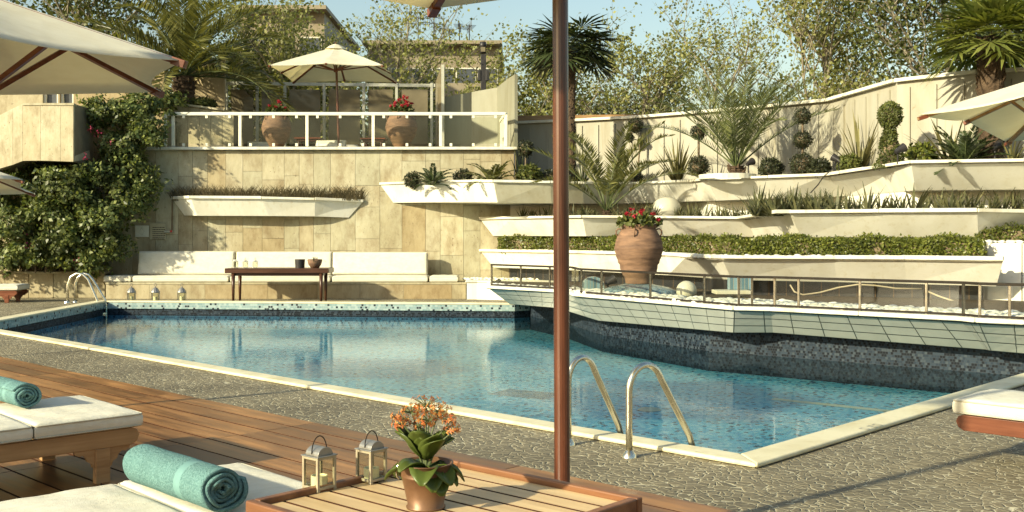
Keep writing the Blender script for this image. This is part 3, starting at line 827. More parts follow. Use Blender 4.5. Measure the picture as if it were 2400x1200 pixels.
# ================================================================== the setting
V2 = lambda x, y: Vector((x, y, 0))
pool = [(1.56, 6.99), (7.0, 12.63), (3.83, 15.22), (3.02, 15.85), (1.61, 18.45), (1.12, 20.8), (.40, 22.75), (.05, 22.5), (-9.2, 23.35), (-8.95, 17.1)]
WZ, FZ = -.26, -.56
DX0, DX1, DY0, DY1 = -26.0, 24.0, -6.0, 26.4
def flat(name, outer, hole, z, mat):
    loops = [[Vector((x, y, z)) for x, y in outer]]
    if hole: loops.append([Vector((x, y, z)) for x, y in hole])
    tr = tessellate_polygon(loops); vs = [p for l in loops for p in l]
    mb = MB(); fs = []
    for f in tr:
        a, b, c = (vs[i] for i in f)
        fs.append(tuple(f) if (b-a).cross(c-a).z > 0 else tuple(reversed(f)))
    mb.add(vs, fs); return mb.build(name, mat)
def offs(poly, d):                         # offset a ccw polygon outwards
    n = len(poly); out = []
    for i in range(n):
        p0, p1, p2 = (Vector(poly[(i+k-1) % n]) for k in range(3))
        e1 = (p1-p0).normalized(); e2 = (p2-p1).normalized()
        n1 = Vector((e1.y, -e1.x)); n2 = Vector((e2.y, -e2.x)); m = (n1+n2); m.normalize()
        dd = d if not isinstance(d, (list, tuple)) else d[i]
        k = dd/max(.35, m.dot(n1)); out.append((p1.x+m.x*k, p1.y+m.y*k))
    return out
setp(flat('ground', [(-900, -300), (900, -300), (900, 1500), (-900, 1500)], [(DX0, DY0), (DX1, DY0), (DX1, DY1), (DX0, DY1)], -.01, M['ground']), kind='structure')
setp(flat('pool_deck', [(DX0, DY0), (DX1, DY0), (DX1, DY1), (DX0, DY1)], offs(pool, .012), 0.0, M['crazy']), kind='structure')
def offs_e(poly, ds):                      # per-edge outward distances
    n = len(poly); ln = []; ds = ds if isinstance(ds, (list, tuple)) else [ds]*n
    for i in range(n):
        a, b = Vector(poly[i]), Vector(poly[(i+1) % n]); e = (b-a).normalized(); nn_ = Vector((e.y, -e.x)); ln.append((a+nn_*ds[i], e))
    out = []
    for i in range(n):
        (a, e), (b, f) = ln[i-1], ln[i]; cr = e.x*f.y-e.y*f.x
        k = ((b-a).x*f.y-(b-a).y*f.x)/cr if abs(cr) > .05 else (b-a).dot(e)
        out.append(tuple(a+e*k))
    return out
# coping round the pool: wide on the right, narrow in front
def strip(name, poly, idx, w_in, w_out, z0, z1, mat, **kw):
    mb = MB(); n = len(poly); inn = offs(poly, -w_in)
    out = offs_e(poly, w_out)
    for i in idx:
        j = (i+1) % n; a, b, c, d = inn[i], inn[j], out[j], out[i]
        T = [(*p, z1) for p in (a, b, c, d)]; B = [(*p, z0) for p in (a, b, c, d)]
        mb.add(T+B, ((0, 3, 2, 1), (4, 5, 6, 7), (0, 1, 5, 4), (2, 3, 7, 6), (1, 2, 6, 5), (3, 0, 4, 7)))
    return mb.build(name, mat, fixn=True, **kw)
wout = [.20, .2, .2, .2, .2, .2, .2, .26, .24, .155]
cop_idx = [0, 6, 7, 8, 9]
o = strip('pool_coping', pool, cop_idx, .05, wout, .004, .038, M['coping'], bevel=.014, seg=3); setp(o, kind='structure')
# basin
mb = MB(); mb.add([(*p, FZ) for p in pool], (tuple(range(len(pool))),)); fl = mb.build('pool_basin', M['mos_floor']); setp(fl, kind='structure')
def wallrun(name, pts, z0, z1, mat, u0=0.0):
    mb = MB(); u = u0
    for a, b in zip(pts, pts[1:]):
        L = math.hypot(b[0]-a[0], b[1]-a[1])
        mb.quad((*a, z0), (*b, z0), (*b, z1), (*a, z1), 0, ((u, z0), (u+L, z0), (u+L, z1), (u, z1))); u += L
    return mb.build(name, mat)
for idx in ([9, 0], [0, 1]):
    setp(wallrun('pool_side', [pool[i] for i in idx], FZ, .005, M['mos_dark']), kind='structure')
lip = offs(pool, -.03)
setp(wallrun('pool_side', [pool[i] for i in (1, 2, 3, 4, 5, 6)], FZ, .40, M['mos_dark']), kind='structure')
setp(wallrun('pool_side', [pool[i] for i in (6, 7, 8, 9)], WZ-.03, .005, M['mos_dark']), kind='structure')
setp(wallrun('pool_side', [pool[i] for i in (6, 7, 8, 9)], FZ, WZ-.03, M['mos_wet']), kind='structure')
band = strip('overflow_band', pool, [6, 7, 8], .034, .0, -.135, .002, M['mos_band']); 
uvl = band.data.uv_layers.new(name='UVMap')
for pl in band.data.polygons:
    for li in pl.loop_indices:
        c = band.data.vertices[band.data.loops[li].vertex_index].co; uvl.data[li].uv = (c.x*1.0+c.y*.9, c.z)
setp(band, kind='structure')
mb = MB(); mb.add([(*p, WZ) for p in offs(pool, .004)], (tuple(range(len(pool))),)); setp(mb.build('pool_water', M['water']), kind='structure')
# pale lane line, and a dark water reflection painted in, on the pool floor
def floor_strip(name, a, b, w, z, mat):
    a, b = Vector(a), Vector(b); d = (b-a).normalized(); n = Vector((-d.y, d.x))*w/2
    mb = MB(); mb.quad((*(a-n), z), (*(b-n), z), (*(b+n), z), (*(a+n), z)); return setp(mb.build(name, mat), kind='structure')
floor_strip('pool_lane_line', P(1812, 935, FZ).xy, P(2120, 968, FZ).xy, .15, FZ+.004, M['coping'])
M['mos_reflection'] = mat_mosaic('mosaic_reflection', [(0, (.01, .05, .10)), (.3, (.03, .14, .26)), (.7, (.05, .20, .33))], .05, uv=False, grout=(.10, .25, .34))
floor_strip('pool_painted_reflection', P(1168, 918, FZ).xy, P(1300, 930, FZ).xy, .55, FZ+.004, M['mos_reflection'])
mb = MB(); mb.lathe([(.001, .012), (.12, .012), (.14, 0)], 24, tuple(P(1522, 960, FZ+.004))); setp(mb.build('pool_drain', M['coping']), 'round white drain cover on the pool floor behind the near ladder', 'drain')

# wooden decking in front
e0, e1 = P(0, 838), P(930, 1035); dd = (e1-e0).normalized(); nn = Vector((-dd.y, dd.x, 0))
if nn.y > 0: nn = -nn
mb = MB(); pw, gap = .235, .017; g = random.Random(3)
joints = [-6.6, -4.35, -2.1, .15, 2.4, 4.65, 6.9, 9.15, 11.4, 13.65]
origin = P(690, 985)
for k in range(34):
    y0 = k*(pw)
    if y0 > 7.5: break
    for a, b in zip(joints, joints[1:]):
        sh = 0.0
        c = origin+dd*((a+b)/2-2.1+sh)+nn*(y0+pw/2)
        if c.y < -2: continue
        L = b-a-.006
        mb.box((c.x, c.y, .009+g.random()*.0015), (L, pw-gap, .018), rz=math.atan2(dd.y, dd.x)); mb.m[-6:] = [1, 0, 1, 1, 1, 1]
ow = mb.build('wooden_deck', [M['deck'], M['darkwood_gapshade']])  # board sides painted dark to put shade into the gaps
setp(ow, kind='structure')
# grain must run along the boards: give the mesh its own axes
Mx = Matrix.Rotation(math.atan2(dd.y, dd.x), 4, 'Z'); ow.data.transform(Mx.inverted()); ow.matrix_world = Mx
c0 = origin+dd*(joints[0]-2.1); c1 = origin+dd*(joints[-1]-2.1)
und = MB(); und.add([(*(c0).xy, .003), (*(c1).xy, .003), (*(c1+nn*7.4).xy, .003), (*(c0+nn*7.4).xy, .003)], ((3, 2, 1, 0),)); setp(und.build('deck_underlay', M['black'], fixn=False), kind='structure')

# ================================================================== stone walls
def slab_wall(mb, x0, x1, z0, z1, y, g, wmin=.34, wmax=.62, hmin=.45, hmax=1.5, gap=.007, thick=.03):
    x = x0
    while x < x1-.01:
        w = min(wmin+(wmax-wmin)*g.random(), x1-x)
        if x1-x-w < .15: w = x1-x
        z = z0
        while z < z1-.01:
            h = min(hmin+(hmax-hmin)*g.random(), z1-z)
            if z1-z-h < .2: h = z1-z
            pr = g.random()*.004
            mb.box((x+w/2, y-thick/2-pr/2, z+h/2), (w-gap, thick+pr, h-gap)); z += h
        x += w
g = random.Random(11)
WY = 25.6
TZ = Zq(352, WY)
t = thing('travertine_wall', 'tall travertine clad retaining wall carrying the terrace behind the bench', 'wall', (-3.5, WY, 0))
mb = MB(); mb.box((-6.0, WY+.45, TZ/2-.1), (12.2+.0, .84, TZ+.2)); mb.build('core', M['joint'], t, world=True)
mb = MB(); slab_wall(mb, -12.1, .1, 0, TZ-.004, WY, g); mb.build('stone_cladding', M['trav'], t, world=True)
mb = MB(); mb.box((-4.45, WY-.02, TZ+.035), (9.14, .30, .07)); mb.build('cap', M['cap'], t, world=True, bevel=.01)
mb = MB(); mb.tube([Q(1206, 358, WY-.1), Q(1206, 414, WY-.1)], .02, 8); mb.build('drain_pipe', M['black'], t, world=True)
# terrace floor behind it
mb = MB(); mb.box((-6.0, 30.6, TZ-.2+.06), (12.2, 9.1, .4)); setp(mb.build('terrace_floor', M['trav_warm']), kind='structure')

# low planter wall under the creeper
t = thing('planter_wall', 'low travertine planter wall below the green creeper', 'wall', (-11.5, 25.0, 0))
LY = 25.0; zt = Zq(637, LY)
mb = MB(); slab_wall(mb, X(-420, LY), X(247, LY), 0, zt-.03, LY, random.Random(5), .40, .60, 3, 3, .014); mb.build('stone_cladding', M['trav_warm'], t, world=True)
mb = MB(); mb.box(((X(-420, LY)+X(247, LY))/2, LY+.27, zt/2-.06), (X(247, LY)-X(-420, LY)-.03, .50, zt-.10)); mb.build('core', M['joint'], t, world=True)
mb = MB(); mb.box(((X(-420, LY)+X(247, LY))/2, LY+.12, zt-.02), (X(247, LY)-X(-420, LY), .36, .05)); mb.build('cap', M['trav'], t, world=True, bevel=.006)
mb = MB(); mb.box(((X(-420, LY)+X(330, LY))/2, LY+.42, zt-.10), (X(330, LY)-X(-420, LY), .32, .02)); mb.build('soil', M['soil'], t, world=True)

# stone bench
t = thing('stone_bench', 'long built in travertine bench along the wall behind the pool', 'bench', (-5, 24.6, 0))
BY = 24.62; bz = Zq(662, BY); x0, x1 = X(249, BY), X(1092, BY)
mb = MB(); slab_wall(mb, x0, x1, 0, bz-.05, BY, random.Random(8), .9, 1.5, 3, 3, .006); mb.build('stone_front', M['trav_warm'], t, world=True)
mb = MB(); mb.box(((x0+x1)/2, BY+.48, bz/2-.06), (x1-x0-.02, .92, bz-.10)); mb.build('core', M['joint'], t, world=True)
mb = MB(); mb.box(((x0+x1)/2, BY+.46, bz-.022), (x1-x0+.01, 1.0, .05)); mb.build('seat_slab', M['trav'], t, world=True, bevel=.005)
# cushions on it
def seat_cushion(xa, xb, label):
    a, b = X(xa, BY+.2), X(xb, BY+.2); o = cushion('seat_cushion', b-a-.02, .74, .15, None, ((a+b)/2, BY+.38, bz+.004), (0, 0, 0), puff=.01)
    setp(o, label, 'cushion', 'white bench cushions'); 
seat_cushion(249, 314, 'short white seat cushion at the left end of the stone bench')
seat_cushion(316, 541, 'long white seat cushion above the three silver lanterns')
seat_cushion(543, 778, 'long white seat cushion behind the dark wooden table')
seat_cushion(780, 1005, 'long white seat cushion right of the dark wooden table')
seat_cushion(1007, 1075, 'short white seat cushion at the right end of the stone bench')
def back_cushion(xa, xb, ya, yb, label, lean=.14):
    Y = BY+.66; a, b = X(xa, Y), X(xb, Y); H = (yb-ya)*Y/F*1.03
    o = cushion('back_cushion', b-a, H, .20, None, ((a+b)/2, Y+.02, bz+.145+H/2), (R(90-8), 0, 0), puff=.02); setp(o, label, 'cushion', 'white bench cushions')
back_cushion(329, 553, 592, 645, 'large white back cushion leaning left of the dark wooden table')
back_cushion(557, 780, 594, 646, 'large white back cushion leaning behind the dark wooden table')
back_cushion(782, 1003, 598, 649, 'large white back cushion leaning right of the dark wooden table')

# ---------------------------------------------------------------- terraced white planters
def trough(name, label, pts, bots, back_off, mat='white', capw=.24, soil='soil', extra=None, endcap=True, soil_drop=.04, rec_mat='white', rec_z0=None, rec_off=.7, mats=None):
    """pts: rim world points, bots: matching bottom world points"""
    c = pts[len(pts)//2]; t = thing(name, label, 'planter', (c.x, c.y, 0))
    fb = MB(); n = len(pts); ro = [Vector((0, o_, 0)) for o_ in (rec_off if isinstance(rec_off, list) else [rec_off]*n)]
    for i in range(n-1):
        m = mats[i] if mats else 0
        # the pieces keep a cut along the seam so each facet shades on its own
        fb.quad(bots[i], bots[i+1], pts[i+1], pts[i], m)
        a, b = bots[i], bots[i+1]; fb.quad(a, a+ro[i], b+ro[i+1], b, 0)
    fb.poly([pts[-1], bots[-1], bots[-1]+ro[-1], pts[-1]+ro[-1]])
    fb.poly([pts[0], pts[0]+Vector((0, .02, 0)), bots[0]+Vector((0, .02, 0)), bots[0]])
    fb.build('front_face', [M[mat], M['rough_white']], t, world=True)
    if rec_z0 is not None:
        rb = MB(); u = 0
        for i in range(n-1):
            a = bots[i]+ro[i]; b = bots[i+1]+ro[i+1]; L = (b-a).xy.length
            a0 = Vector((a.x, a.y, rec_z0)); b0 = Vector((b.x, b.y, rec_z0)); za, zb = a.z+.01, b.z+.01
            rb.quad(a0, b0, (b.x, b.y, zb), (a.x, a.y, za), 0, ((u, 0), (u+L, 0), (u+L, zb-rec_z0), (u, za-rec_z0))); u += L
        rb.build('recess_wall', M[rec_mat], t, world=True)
    # coping
    g = random.Random(len(name)+n)
    for i in range(n-1):
        a, b = pts[i], pts[i+1]; d = b-a; L = d.length
        if L < .05: continue
        ks = max(1, int(L/1.3)); nrm = Vector((d.y, -d.x, 0)).normalized()
        if nrm.y > 0: nrm = -nrm
        cb = MB()
        for k in range(ks):
            p = a+d*(k/ks); q = a+d*((k+1)/ks); dz = g.random()*.018; dp = nrm*(.03+g.random()*.012)
            e = (q-p).normalized()*.002; inn = -nrm*capw
            vs = [p+e+dp, q-e+dp, q-e+inn, p+e+inn]; up = Vector((0, 0, .03+dz)); dn = Vector((0, 0, -.022))
            cb.add([v+dn for v in vs]+[v+up for v in vs], ((3, 2, 1, 0), (4, 5, 6, 7), (0, 1, 5, 4), (1, 2, 6, 5), (2, 3, 7, 6), (3, 0, 4, 7)))
        cb.build('coping', M['cap'], t, world=True, bevel=.008, fixn=True)
    sb = MB()
    for i in range(n-1):
        a, b = pts[i]-Vector((0, 0, soil_drop)), pts[i+1]-Vector((0, 0, soil_drop)); off = Vector((0, back_off, 0))
        sb.quad(a+Vector((0, .03, 0)), b+Vector((0, .03, 0)), b+off, a+off)
    sb.build('soil', M[soil], t, world=True)
    return t
TOPR = [(890, 431, 25.5), (1000, 427, 25.05), (1060, 425.5, 24.6), (1108, 424.5, 24.2), (1157, 425, 23.45), (1290, 427, 23.4), (1365, 429, 23.55), (1450, 431, 24.0), (1622, 424, 23.4), (1655, 420, 22.6), (1800, 415, 22.0), (1935, 410, 21.5), (2135, 380, 17.9), (2400, 376, 17.3), (2800, 372, 16.6)]
TOPB = [(922, 475, 25.55), (1006, 474, 25.15), (1064, 474, 24.75), (1116, 474, 24.4), (1166, 474.5, 23.75), (1292, 476, 23.75), (1368, 477, 23.9), (1452, 477, 24.3), (1646, 471, 23.65), (1682, 470, 22.95), (1806, 465, 22.4), (1985, 459, 21.9), (2146, 446, 18.4), (2405, 444, 17.8), (2805, 440, 17.1)]
MIDR = [(1125, 513, 25.5), (1200, 510.5, 24.7), (1365, 508, 22.9), (1545, 509, 22.9), (1750, 511, 22.2), (1850, 497, 18.4), (2060, 495, 17.9), (2290, 494, 17.4), (2400, 496, 17.6), (2750, 497, 17.8)]
MIDB = [(1156, 553, 25.55), (1216, 553, 25.0), (1374, 553.5, 23.3), (1556, 553, 23.3), (1768, 555, 22.6), (1878, 556, 18.8), (2066, 556, 18.3), (2293, 556, 17.8), (2403, 556, 18.0), (2753, 556, 18.2)]
LOWR = [(1125, 587, 25.5), (1290, 590, 23.7), (1560, 596, 20.8), (1610, 600, 19.9), (1690, 603, 17.8), (1955, 604, 17.4), (2120, 605, 17.0), (2352, 608, 16.3)]
LOWB = [(1157, 627, 25.55), (1293, 631, 24.0), (1566, 645, 21.1), (1660, 652, 20.2), (1716, 656, 18.2), (1960, 661, 17.8), (2124, 665, 17.4), (2335, 671, 16.7)]
TR, TB, MR, MBt, LR, LB = ([Q(*p) for p in l] for l in (TOPR, TOPB, MIDR, MIDB, LOWR, LOWB))
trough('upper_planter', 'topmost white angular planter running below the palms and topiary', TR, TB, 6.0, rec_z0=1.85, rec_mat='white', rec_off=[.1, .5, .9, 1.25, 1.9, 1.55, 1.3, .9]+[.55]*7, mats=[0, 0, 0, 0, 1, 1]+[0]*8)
trough('middle_planter', 'middle white angular planter filled with small spiky aloes', MR, MBt, 1.6, rec_z0=1.06, rec_mat='rough_white', rec_off=.5)
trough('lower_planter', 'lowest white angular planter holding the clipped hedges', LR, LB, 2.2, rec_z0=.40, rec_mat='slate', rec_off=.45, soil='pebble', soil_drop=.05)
# small planter hung on the wall with dry grass
HR = [Q(403, 465, 25.52), Q(447, 463, 25.0), Q(614, 464, 24.95), Q(738, 467, 25.1), Q(851, 472, 25.52)]
HB = [Q(432, 505, 25.54), Q(462, 505.5, 25.25), Q(630, 506, 25.2), Q(738, 507, 25.3), Q(817, 510, 25.54)]
hp = trough('hanging_planter', 'white angular planter fixed high on the travertine wall', HR, HB, .45, rec_off=.05, capw=.04)
mb = MB()
for i in range(4): mb.quad(HB[i], HB[i]+Vector((0, .4, 0)), HB[i+1]+Vector((0, .4, 0)), HB[i+1])
mb.build('underside', M['white'], hp, world=True)
# copper pipe from its left end to the red valve
t = thing('water_pipe', 'thin brown pipe running down the wall from the hanging planter', 'pipe', Q(403, 540, 25.5))
mb = MB(); mb.tube([Q(404, 464, 25.50), Q(403, 540, 25.50)], .018, 8); mb.build('tube', M['stem'], t, world=True)
mb = MB(); mb.tube([Q(386, 543, 25.49), Q(405, 543, 25.49)], .028, 8); mb.build('elbow', M['grey_metal'], t, world=True)
mb = MB(); mb.tube([Q(401, 542, 25.44), Q(401, 542, 25.5)], .03, 12); mb.build('valve', M['red_plastic'], t, world=True)

# white blocks right of the bench, under the tiled planter's left end
t = thing('white_planter_block', 'low white planter block filled with pebbles right of the bench', 'planter', Q(1140, 700, 24.4))
zb = Zq(660, 24.45)
mb = MB(); a, b, c = X(1094, 24.45), X(1118, 24.45), X(1330, 24.45)
mb.prism([(a, 24.45, 0), (b, 24.45, 0), (c, 23.4, 0), (c, 25.5, 0), (a, 25.5, 0)], (0, 0, zb-.02)); mb.build('body', M['white'], t, world=True, fixn=True)
mb = MB(); mb.prism([(a-.03, 24.42, zb-.019), (b, 24.42, zb-.019), (c, 23.37, zb-.019), (c, 25.5, zb-.019), (a-.03, 25.5, zb-.019)], (0, 0, .045)); mb.build('coping', M['cap'], t, world=True, fixn=True, bevel=.008)
# white wall block right of the lowest planter carrying the second hedge
t = thing('white_wall_block', 'bright white wall block right of the lowest planter, under the short hedge', 'wall', Q(2350, 600, 17.2))
zt2 = Zq(570, 17.2)
mb = MB(); mb.prism([(X(2285, 17.9), 17.95, .42), (X(2315, 17.3), 17.3, .42), (X(2394, 16.9), 16.9, .42), (X(2394, 16.9)+.5, 18.0, .42)], (0, 0, zt2-.42)); mb.build('body', M['white'], t, world=True, fixn=True)
mb = MB(); mb.prism([(X(2396.5, 16.9), 16.9, .42), (X(2800, 16.9), 16.6, .42), (X(2800, 16.9), 18.0, .42), (X(2396.5, 16.9)+.5, 18.0, .42)], (0, 0, zt2-.42-.004)); mb.build('side_block', M['white'], t, world=True, fixn=True)

# ---------------------------------------------------------------- tiled planter over the pool
RIMP = [(1140, 672), (1330, 683), (1346, 690), (1720, 722), (1806, 724), (2248, 746), (2287, 750), (2400, 755)]
BOTP = [(1195, 713), (1306, 722), (1403, 752), (1718, 780), (1812, 780), (2311, 820), (2320, 822), (2400, 829)]
rim = [P(x, y, .49) for x, y in RIMP]; bot = [Q(*b) for b in ((1195, 713, 20.95), (1306, 722, 19.35), (1403, 752, 18.1), (1718, 780, 15.05), (1812, 780, 14.9), (2311, 820, 13.1), (2320, 822, 13.0), (2400, 829, 12.7))]
rim.append(rim[-1]+(rim[-1]-rim[5])*3.2); bot.append(bot[-1]+(bot[-1]-bot[5])*3.6)
t = thing('tiled_planter', 'pale tiled cantilevered planter jutting over the pool edge', 'planter', (rim[3].x, rim[3].y, 0))
mb = MB(); u = 0
for i in range(len(rim)-1):
    L = (rim[i+1]-rim[i]).length; Lb = (bot[i+1]-bot[i]).length; hgt = (rim[i]-bot[i]).length*.92
    du = (bot[i]-rim[i]).dot((rim[i+1]-rim[i]).normalized())
    nu, nv = max(2, int(L/.25)), 4
    for a_ in range(nu):
        for b_ in range(nv):
            cs = [(a_/nu, b_/nv), ((a_+1)/nu, b_/nv), ((a_+1)/nu, (b_+1)/nv), (a_/nu, (b_+1)/nv)]
            mb.quad(*[bot[i].lerp(bot[i+1], x).lerp(rim[i].lerp(rim[i+1], x), y) for x, y in cs], 0, tuple((u+L*x, .43*y) for x, y in cs))
    u = .13*(i+1)
mb.build('tile_facing', M['tile'], t, world=True)
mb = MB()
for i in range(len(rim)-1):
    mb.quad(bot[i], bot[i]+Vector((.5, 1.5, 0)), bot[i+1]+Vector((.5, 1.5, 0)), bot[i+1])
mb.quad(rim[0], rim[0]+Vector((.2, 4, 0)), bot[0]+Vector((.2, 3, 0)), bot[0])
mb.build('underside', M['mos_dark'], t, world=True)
for i in range(len(rim)-1):
    a, b = rim[i], rim[i+1]; d = b-a; nr = Vector((d.y, -d.x, 0)).normalized(); nr = nr if nr.y < 0 else -nr
    cb = MB(); ks = max(1, int(d.length/1.2))
    for k in range(ks):
        p = a+d*(k/ks); q = a+d*((k+1)/ks); e = d.normalized()*.002
        vs = [p+e+nr*.035, q-e+nr*.035, q-e-nr*.20, p+e-nr*.20]
        cb.add([v+Vector((0, 0, -.03)) for v in vs]+[v+Vector((0, 0, .025)) for v in vs], ((3, 2, 1, 0), (4, 5, 6, 7), (0, 1, 5, 4), (1, 2, 6, 5), (2, 3, 7, 6), (3, 0, 4, 7)))
    cb.build('coping', M['cap'], t, world=True, bevel=.012, seg=3, fixn=True)
mb = MB(); bedz = .445
bk = [Vector((p.x, p.y+.5, bedz)) for p in LB]+[Vector((12, 16.5, bedz))]
poly = [Vector((p.x, p.y+.05, bedz)) for p in rim]+list(reversed(bk))
tr_ = tessellate_polygon([poly]); mb.add(poly, tr_); mb.build('gravel_bed', M['soil'], t, world=True)

# pebbles
def pebbles(name, label, fn, n, rr, seed):
    g = np.random.default_rng(seed); ico = []
    ph = (1+5**.5)/2
    V = np.array([(-1, ph, 0), (1, ph, 0), (-1, -ph, 0), (1, -ph, 0), (0, -1, ph), (0, 1, ph), (0, -1, -ph), (0, 1, -ph), (ph, 0, -1), (ph, 0, 1), (-ph, 0, -1), (-ph, 0, 1)])/math.hypot(1, ph)
    Fc = [(0, 11, 5), (0, 5, 1), (0, 1, 7), (0, 7, 10), (0, 10, 11), (1, 5, 9), (5, 11, 4), (11, 10, 2), (10, 7, 6), (7, 1, 8), (3, 9, 4), (3, 4, 2), (3, 2, 6), (3, 6, 8), (3, 8, 9), (4, 9, 5), (2, 4, 11), (6, 2, 10), (8, 6, 7), (9, 8, 1)]
    # one subdivision for roundness
    Vl = [tuple(v) for v in V]; cache = {}; F2 = []
    def md(a, b):
        k = (min(a, b), max(a, b))
        if k not in cache:
            m = np.array(Vl[a])+np.array(Vl[b]); m /= np.linalg.norm(m); cache[k] = len(Vl); Vl.append(tuple(m))
        return cache[k]
    for a, b, c in Fc:
        ab, bc, ca = md(a, b), md(b, c), md(c, a); F2 += [(a, ab, ca), (b, bc, ab), (c, ca, bc), (ab, bc, ca)]
    Vl = np.array(Vl); mb = MB()
    for k in range(n):
        p = fn(g); r = rr*(.6+.8*g.random()); s = np.array([1.25*(.8+.4*g.random()), .9, .62])*r; a = g.random()*6.28
        W = Vl*s*(1+.12*np.sin(Vl*3+k)); ca, sa = math.cos(a), math.sin(a)
        W = np.stack([W[:, 0]*ca-W[:, 1]*sa, W[:, 0]*sa+W[:, 1]*ca, W[:, 2]], 1)+np.array(p)
        mb.add(W.tolist(), F2)
    o = mb.build(name, M['pebble'], smooth=True); return setp(o, label, 'pebbles', kind='stuff')
def along(pts, g, dmin, dmax, dz):
    L = [(pts[i+1]-pts[i]).length for i in range(len(pts)-1)]; s = g.random()*sum(L); i = 0
    while s > L[i] and i < len(L)-1: s -= L[i]; i += 1
    p = pts[i].lerp(pts[i+1], min(1, s/L[i])); return (p.x, p.y+dmin+(dmax-dmin)*g.random(), p.z+dz)
pebbles('white_pebbles', 'white rounded pebbles behind the glass rail of the tiled planter', lambda g: along(rim[2:], g, .22, 1.5, -.015+.05*g.random()), 2100, .055, 21)
pebbles('white_pebbles', 'white rounded pebbles at the pool end of the tiled planter', lambda g: along(rim[:3], g, .22, 1.2, -.02+.03*g.random()), 260, .05, 22)
pebbles('white_pebbles', 'white pebbles along the hedge in the lowest planter', lambda g: along(LR, g, .18, .55, -.02+.035*g.random()), 900, .045, 23)
pebbles('white_pebbles', 'white pebbles among the aloes in the middle planter', lambda g: along(MR[1:], g, .2, .7, -.02+.03*g.random()), 700, .04, 24)
pebbles('white_pebbles', 'white pebbles on the low block right of the bench', lambda g: (X(1085, 24.7)+g.random()*2.2, 24.75+g.random()*.7, zb+.035), 120, .045, 25)
pebbles('white_pebbles', 'white pebbles below the short hedge on the white wall block', lambda g: (X(2300, 17.5)+g.random()*2.4, 17.35+g.random()*.35, zt2+.02), 110, .045, 26)
pebbles('white_pebbles', 'few white pebbles in the planter hung on the wall', lambda g: along(HR, g, .05, .25, -.0), 60, .035, 27)

# ---------------------------------------------------------------- steel and glass rail on the tiled planter
def rail_run(t, pts, posts, z0, z1, pr=.017):
    """pts: polyline; posts: list of (segment, fraction)"""
    for k, z, nm, r in ((0, z1, 'top_rail', .022), (1, z0, 'bottom_rail', .016)):
        for a, b in zip(pts, pts[1:]):
            mb = MB(); mb.beam((a.x, a.y, z), (b.x, b.y, z), r*2, r*1.6); mb.build(nm, M['dark_steel'], t, world=True, bevel=.004)
    ps = []
    for s, f in posts:
        p = pts[s].lerp(pts[s+1], f); ps.append((s, f, p))
        mb = MB(); d = (pts[s+1]-pts[s]).normalized(); mb.box((p.x, p.y, (z0-.02+z1)/2), (pr*2, pr*1.6, z1-z0+.02), rz=math.atan2(d.y, d.x)); mb.build('post', M['chrome'], t, world=True, bevel=.004)
    for i in range(len(pts)-1):
        cuts = [0]+sorted(f for s, f, p in ps if s == i and .02 < f < .98)+[1]
        for f0, f1 in zip(cuts, cuts[1:]):
            a, b = pts[i].lerp(pts[i+1], f0), pts[i].lerp(pts[i+1], f1); d = (b-a); 
            if d.length < .08: continue
            d.normalize(); a = a+d*.035; b = b-d*.035
            mb = MB(); mb.beam((a.x, a.y, (z0+z1)/2), (b.x, b.y, (z0+z1)/2), .008, z1-z0-.05); mb.build('glass_pane', M['glass'], t, world=True)
def inset(pts, d):
    out = []
    for i, p in enumerate(pts):
        a = pts[max(0, i-1)]; b = pts[min(len(pts)-1, i+1)]; e = (b-a); n = Vector((-e.y, e.x, 0)).normalized(); n = n if n.y > 0 else -n
        out.append(p+n*d)
    return out
rl = inset(rim, .09)
def seg_frac(i, px):
    best = min(range(101), key=lambda k: abs(1200+F*(rl[i].lerp(rl[i+1], k/100)).x/(rl[i].lerp(rl[i+1], k/100)).y-px)); return best/100
posts = [(0, seg_frac(0, 1153)), (0, seg_frac(0, 1220)), (0, seg_frac(0, 1288)), (1, .5), (2, .02), (2, seg_frac(2, 1411)), (2, seg_frac(2, 1526)), (2, seg_frac(2, 1650)), (3, .02), (3, seg_frac(3, 1763)), (4, .01), (4, seg_frac(4, 1873)), (4, seg_frac(4, 2014)), (4, seg_frac(4, 2170)), (5, .1), (6, .02), (6, seg_frac(6, 2366)), (7, .25), (7, .55), (7, .9)]
t = thing('glass_railing', 'low steel and glass railing standing on the pale tiled planter', 'railing', (rim[3].x, rim[3].y, .5))
rl2 = [rl[0].lerp(rl[1], seg_frac(0, 1152))]+rl[1:]
posts[0] = (0, .005); 
rail_run(t, rl2, [(s, f if s else max(.005, (f-seg_frac(0, 1152))/(1-seg_frac(0, 1152)))) for s, f in posts], .535, .93)
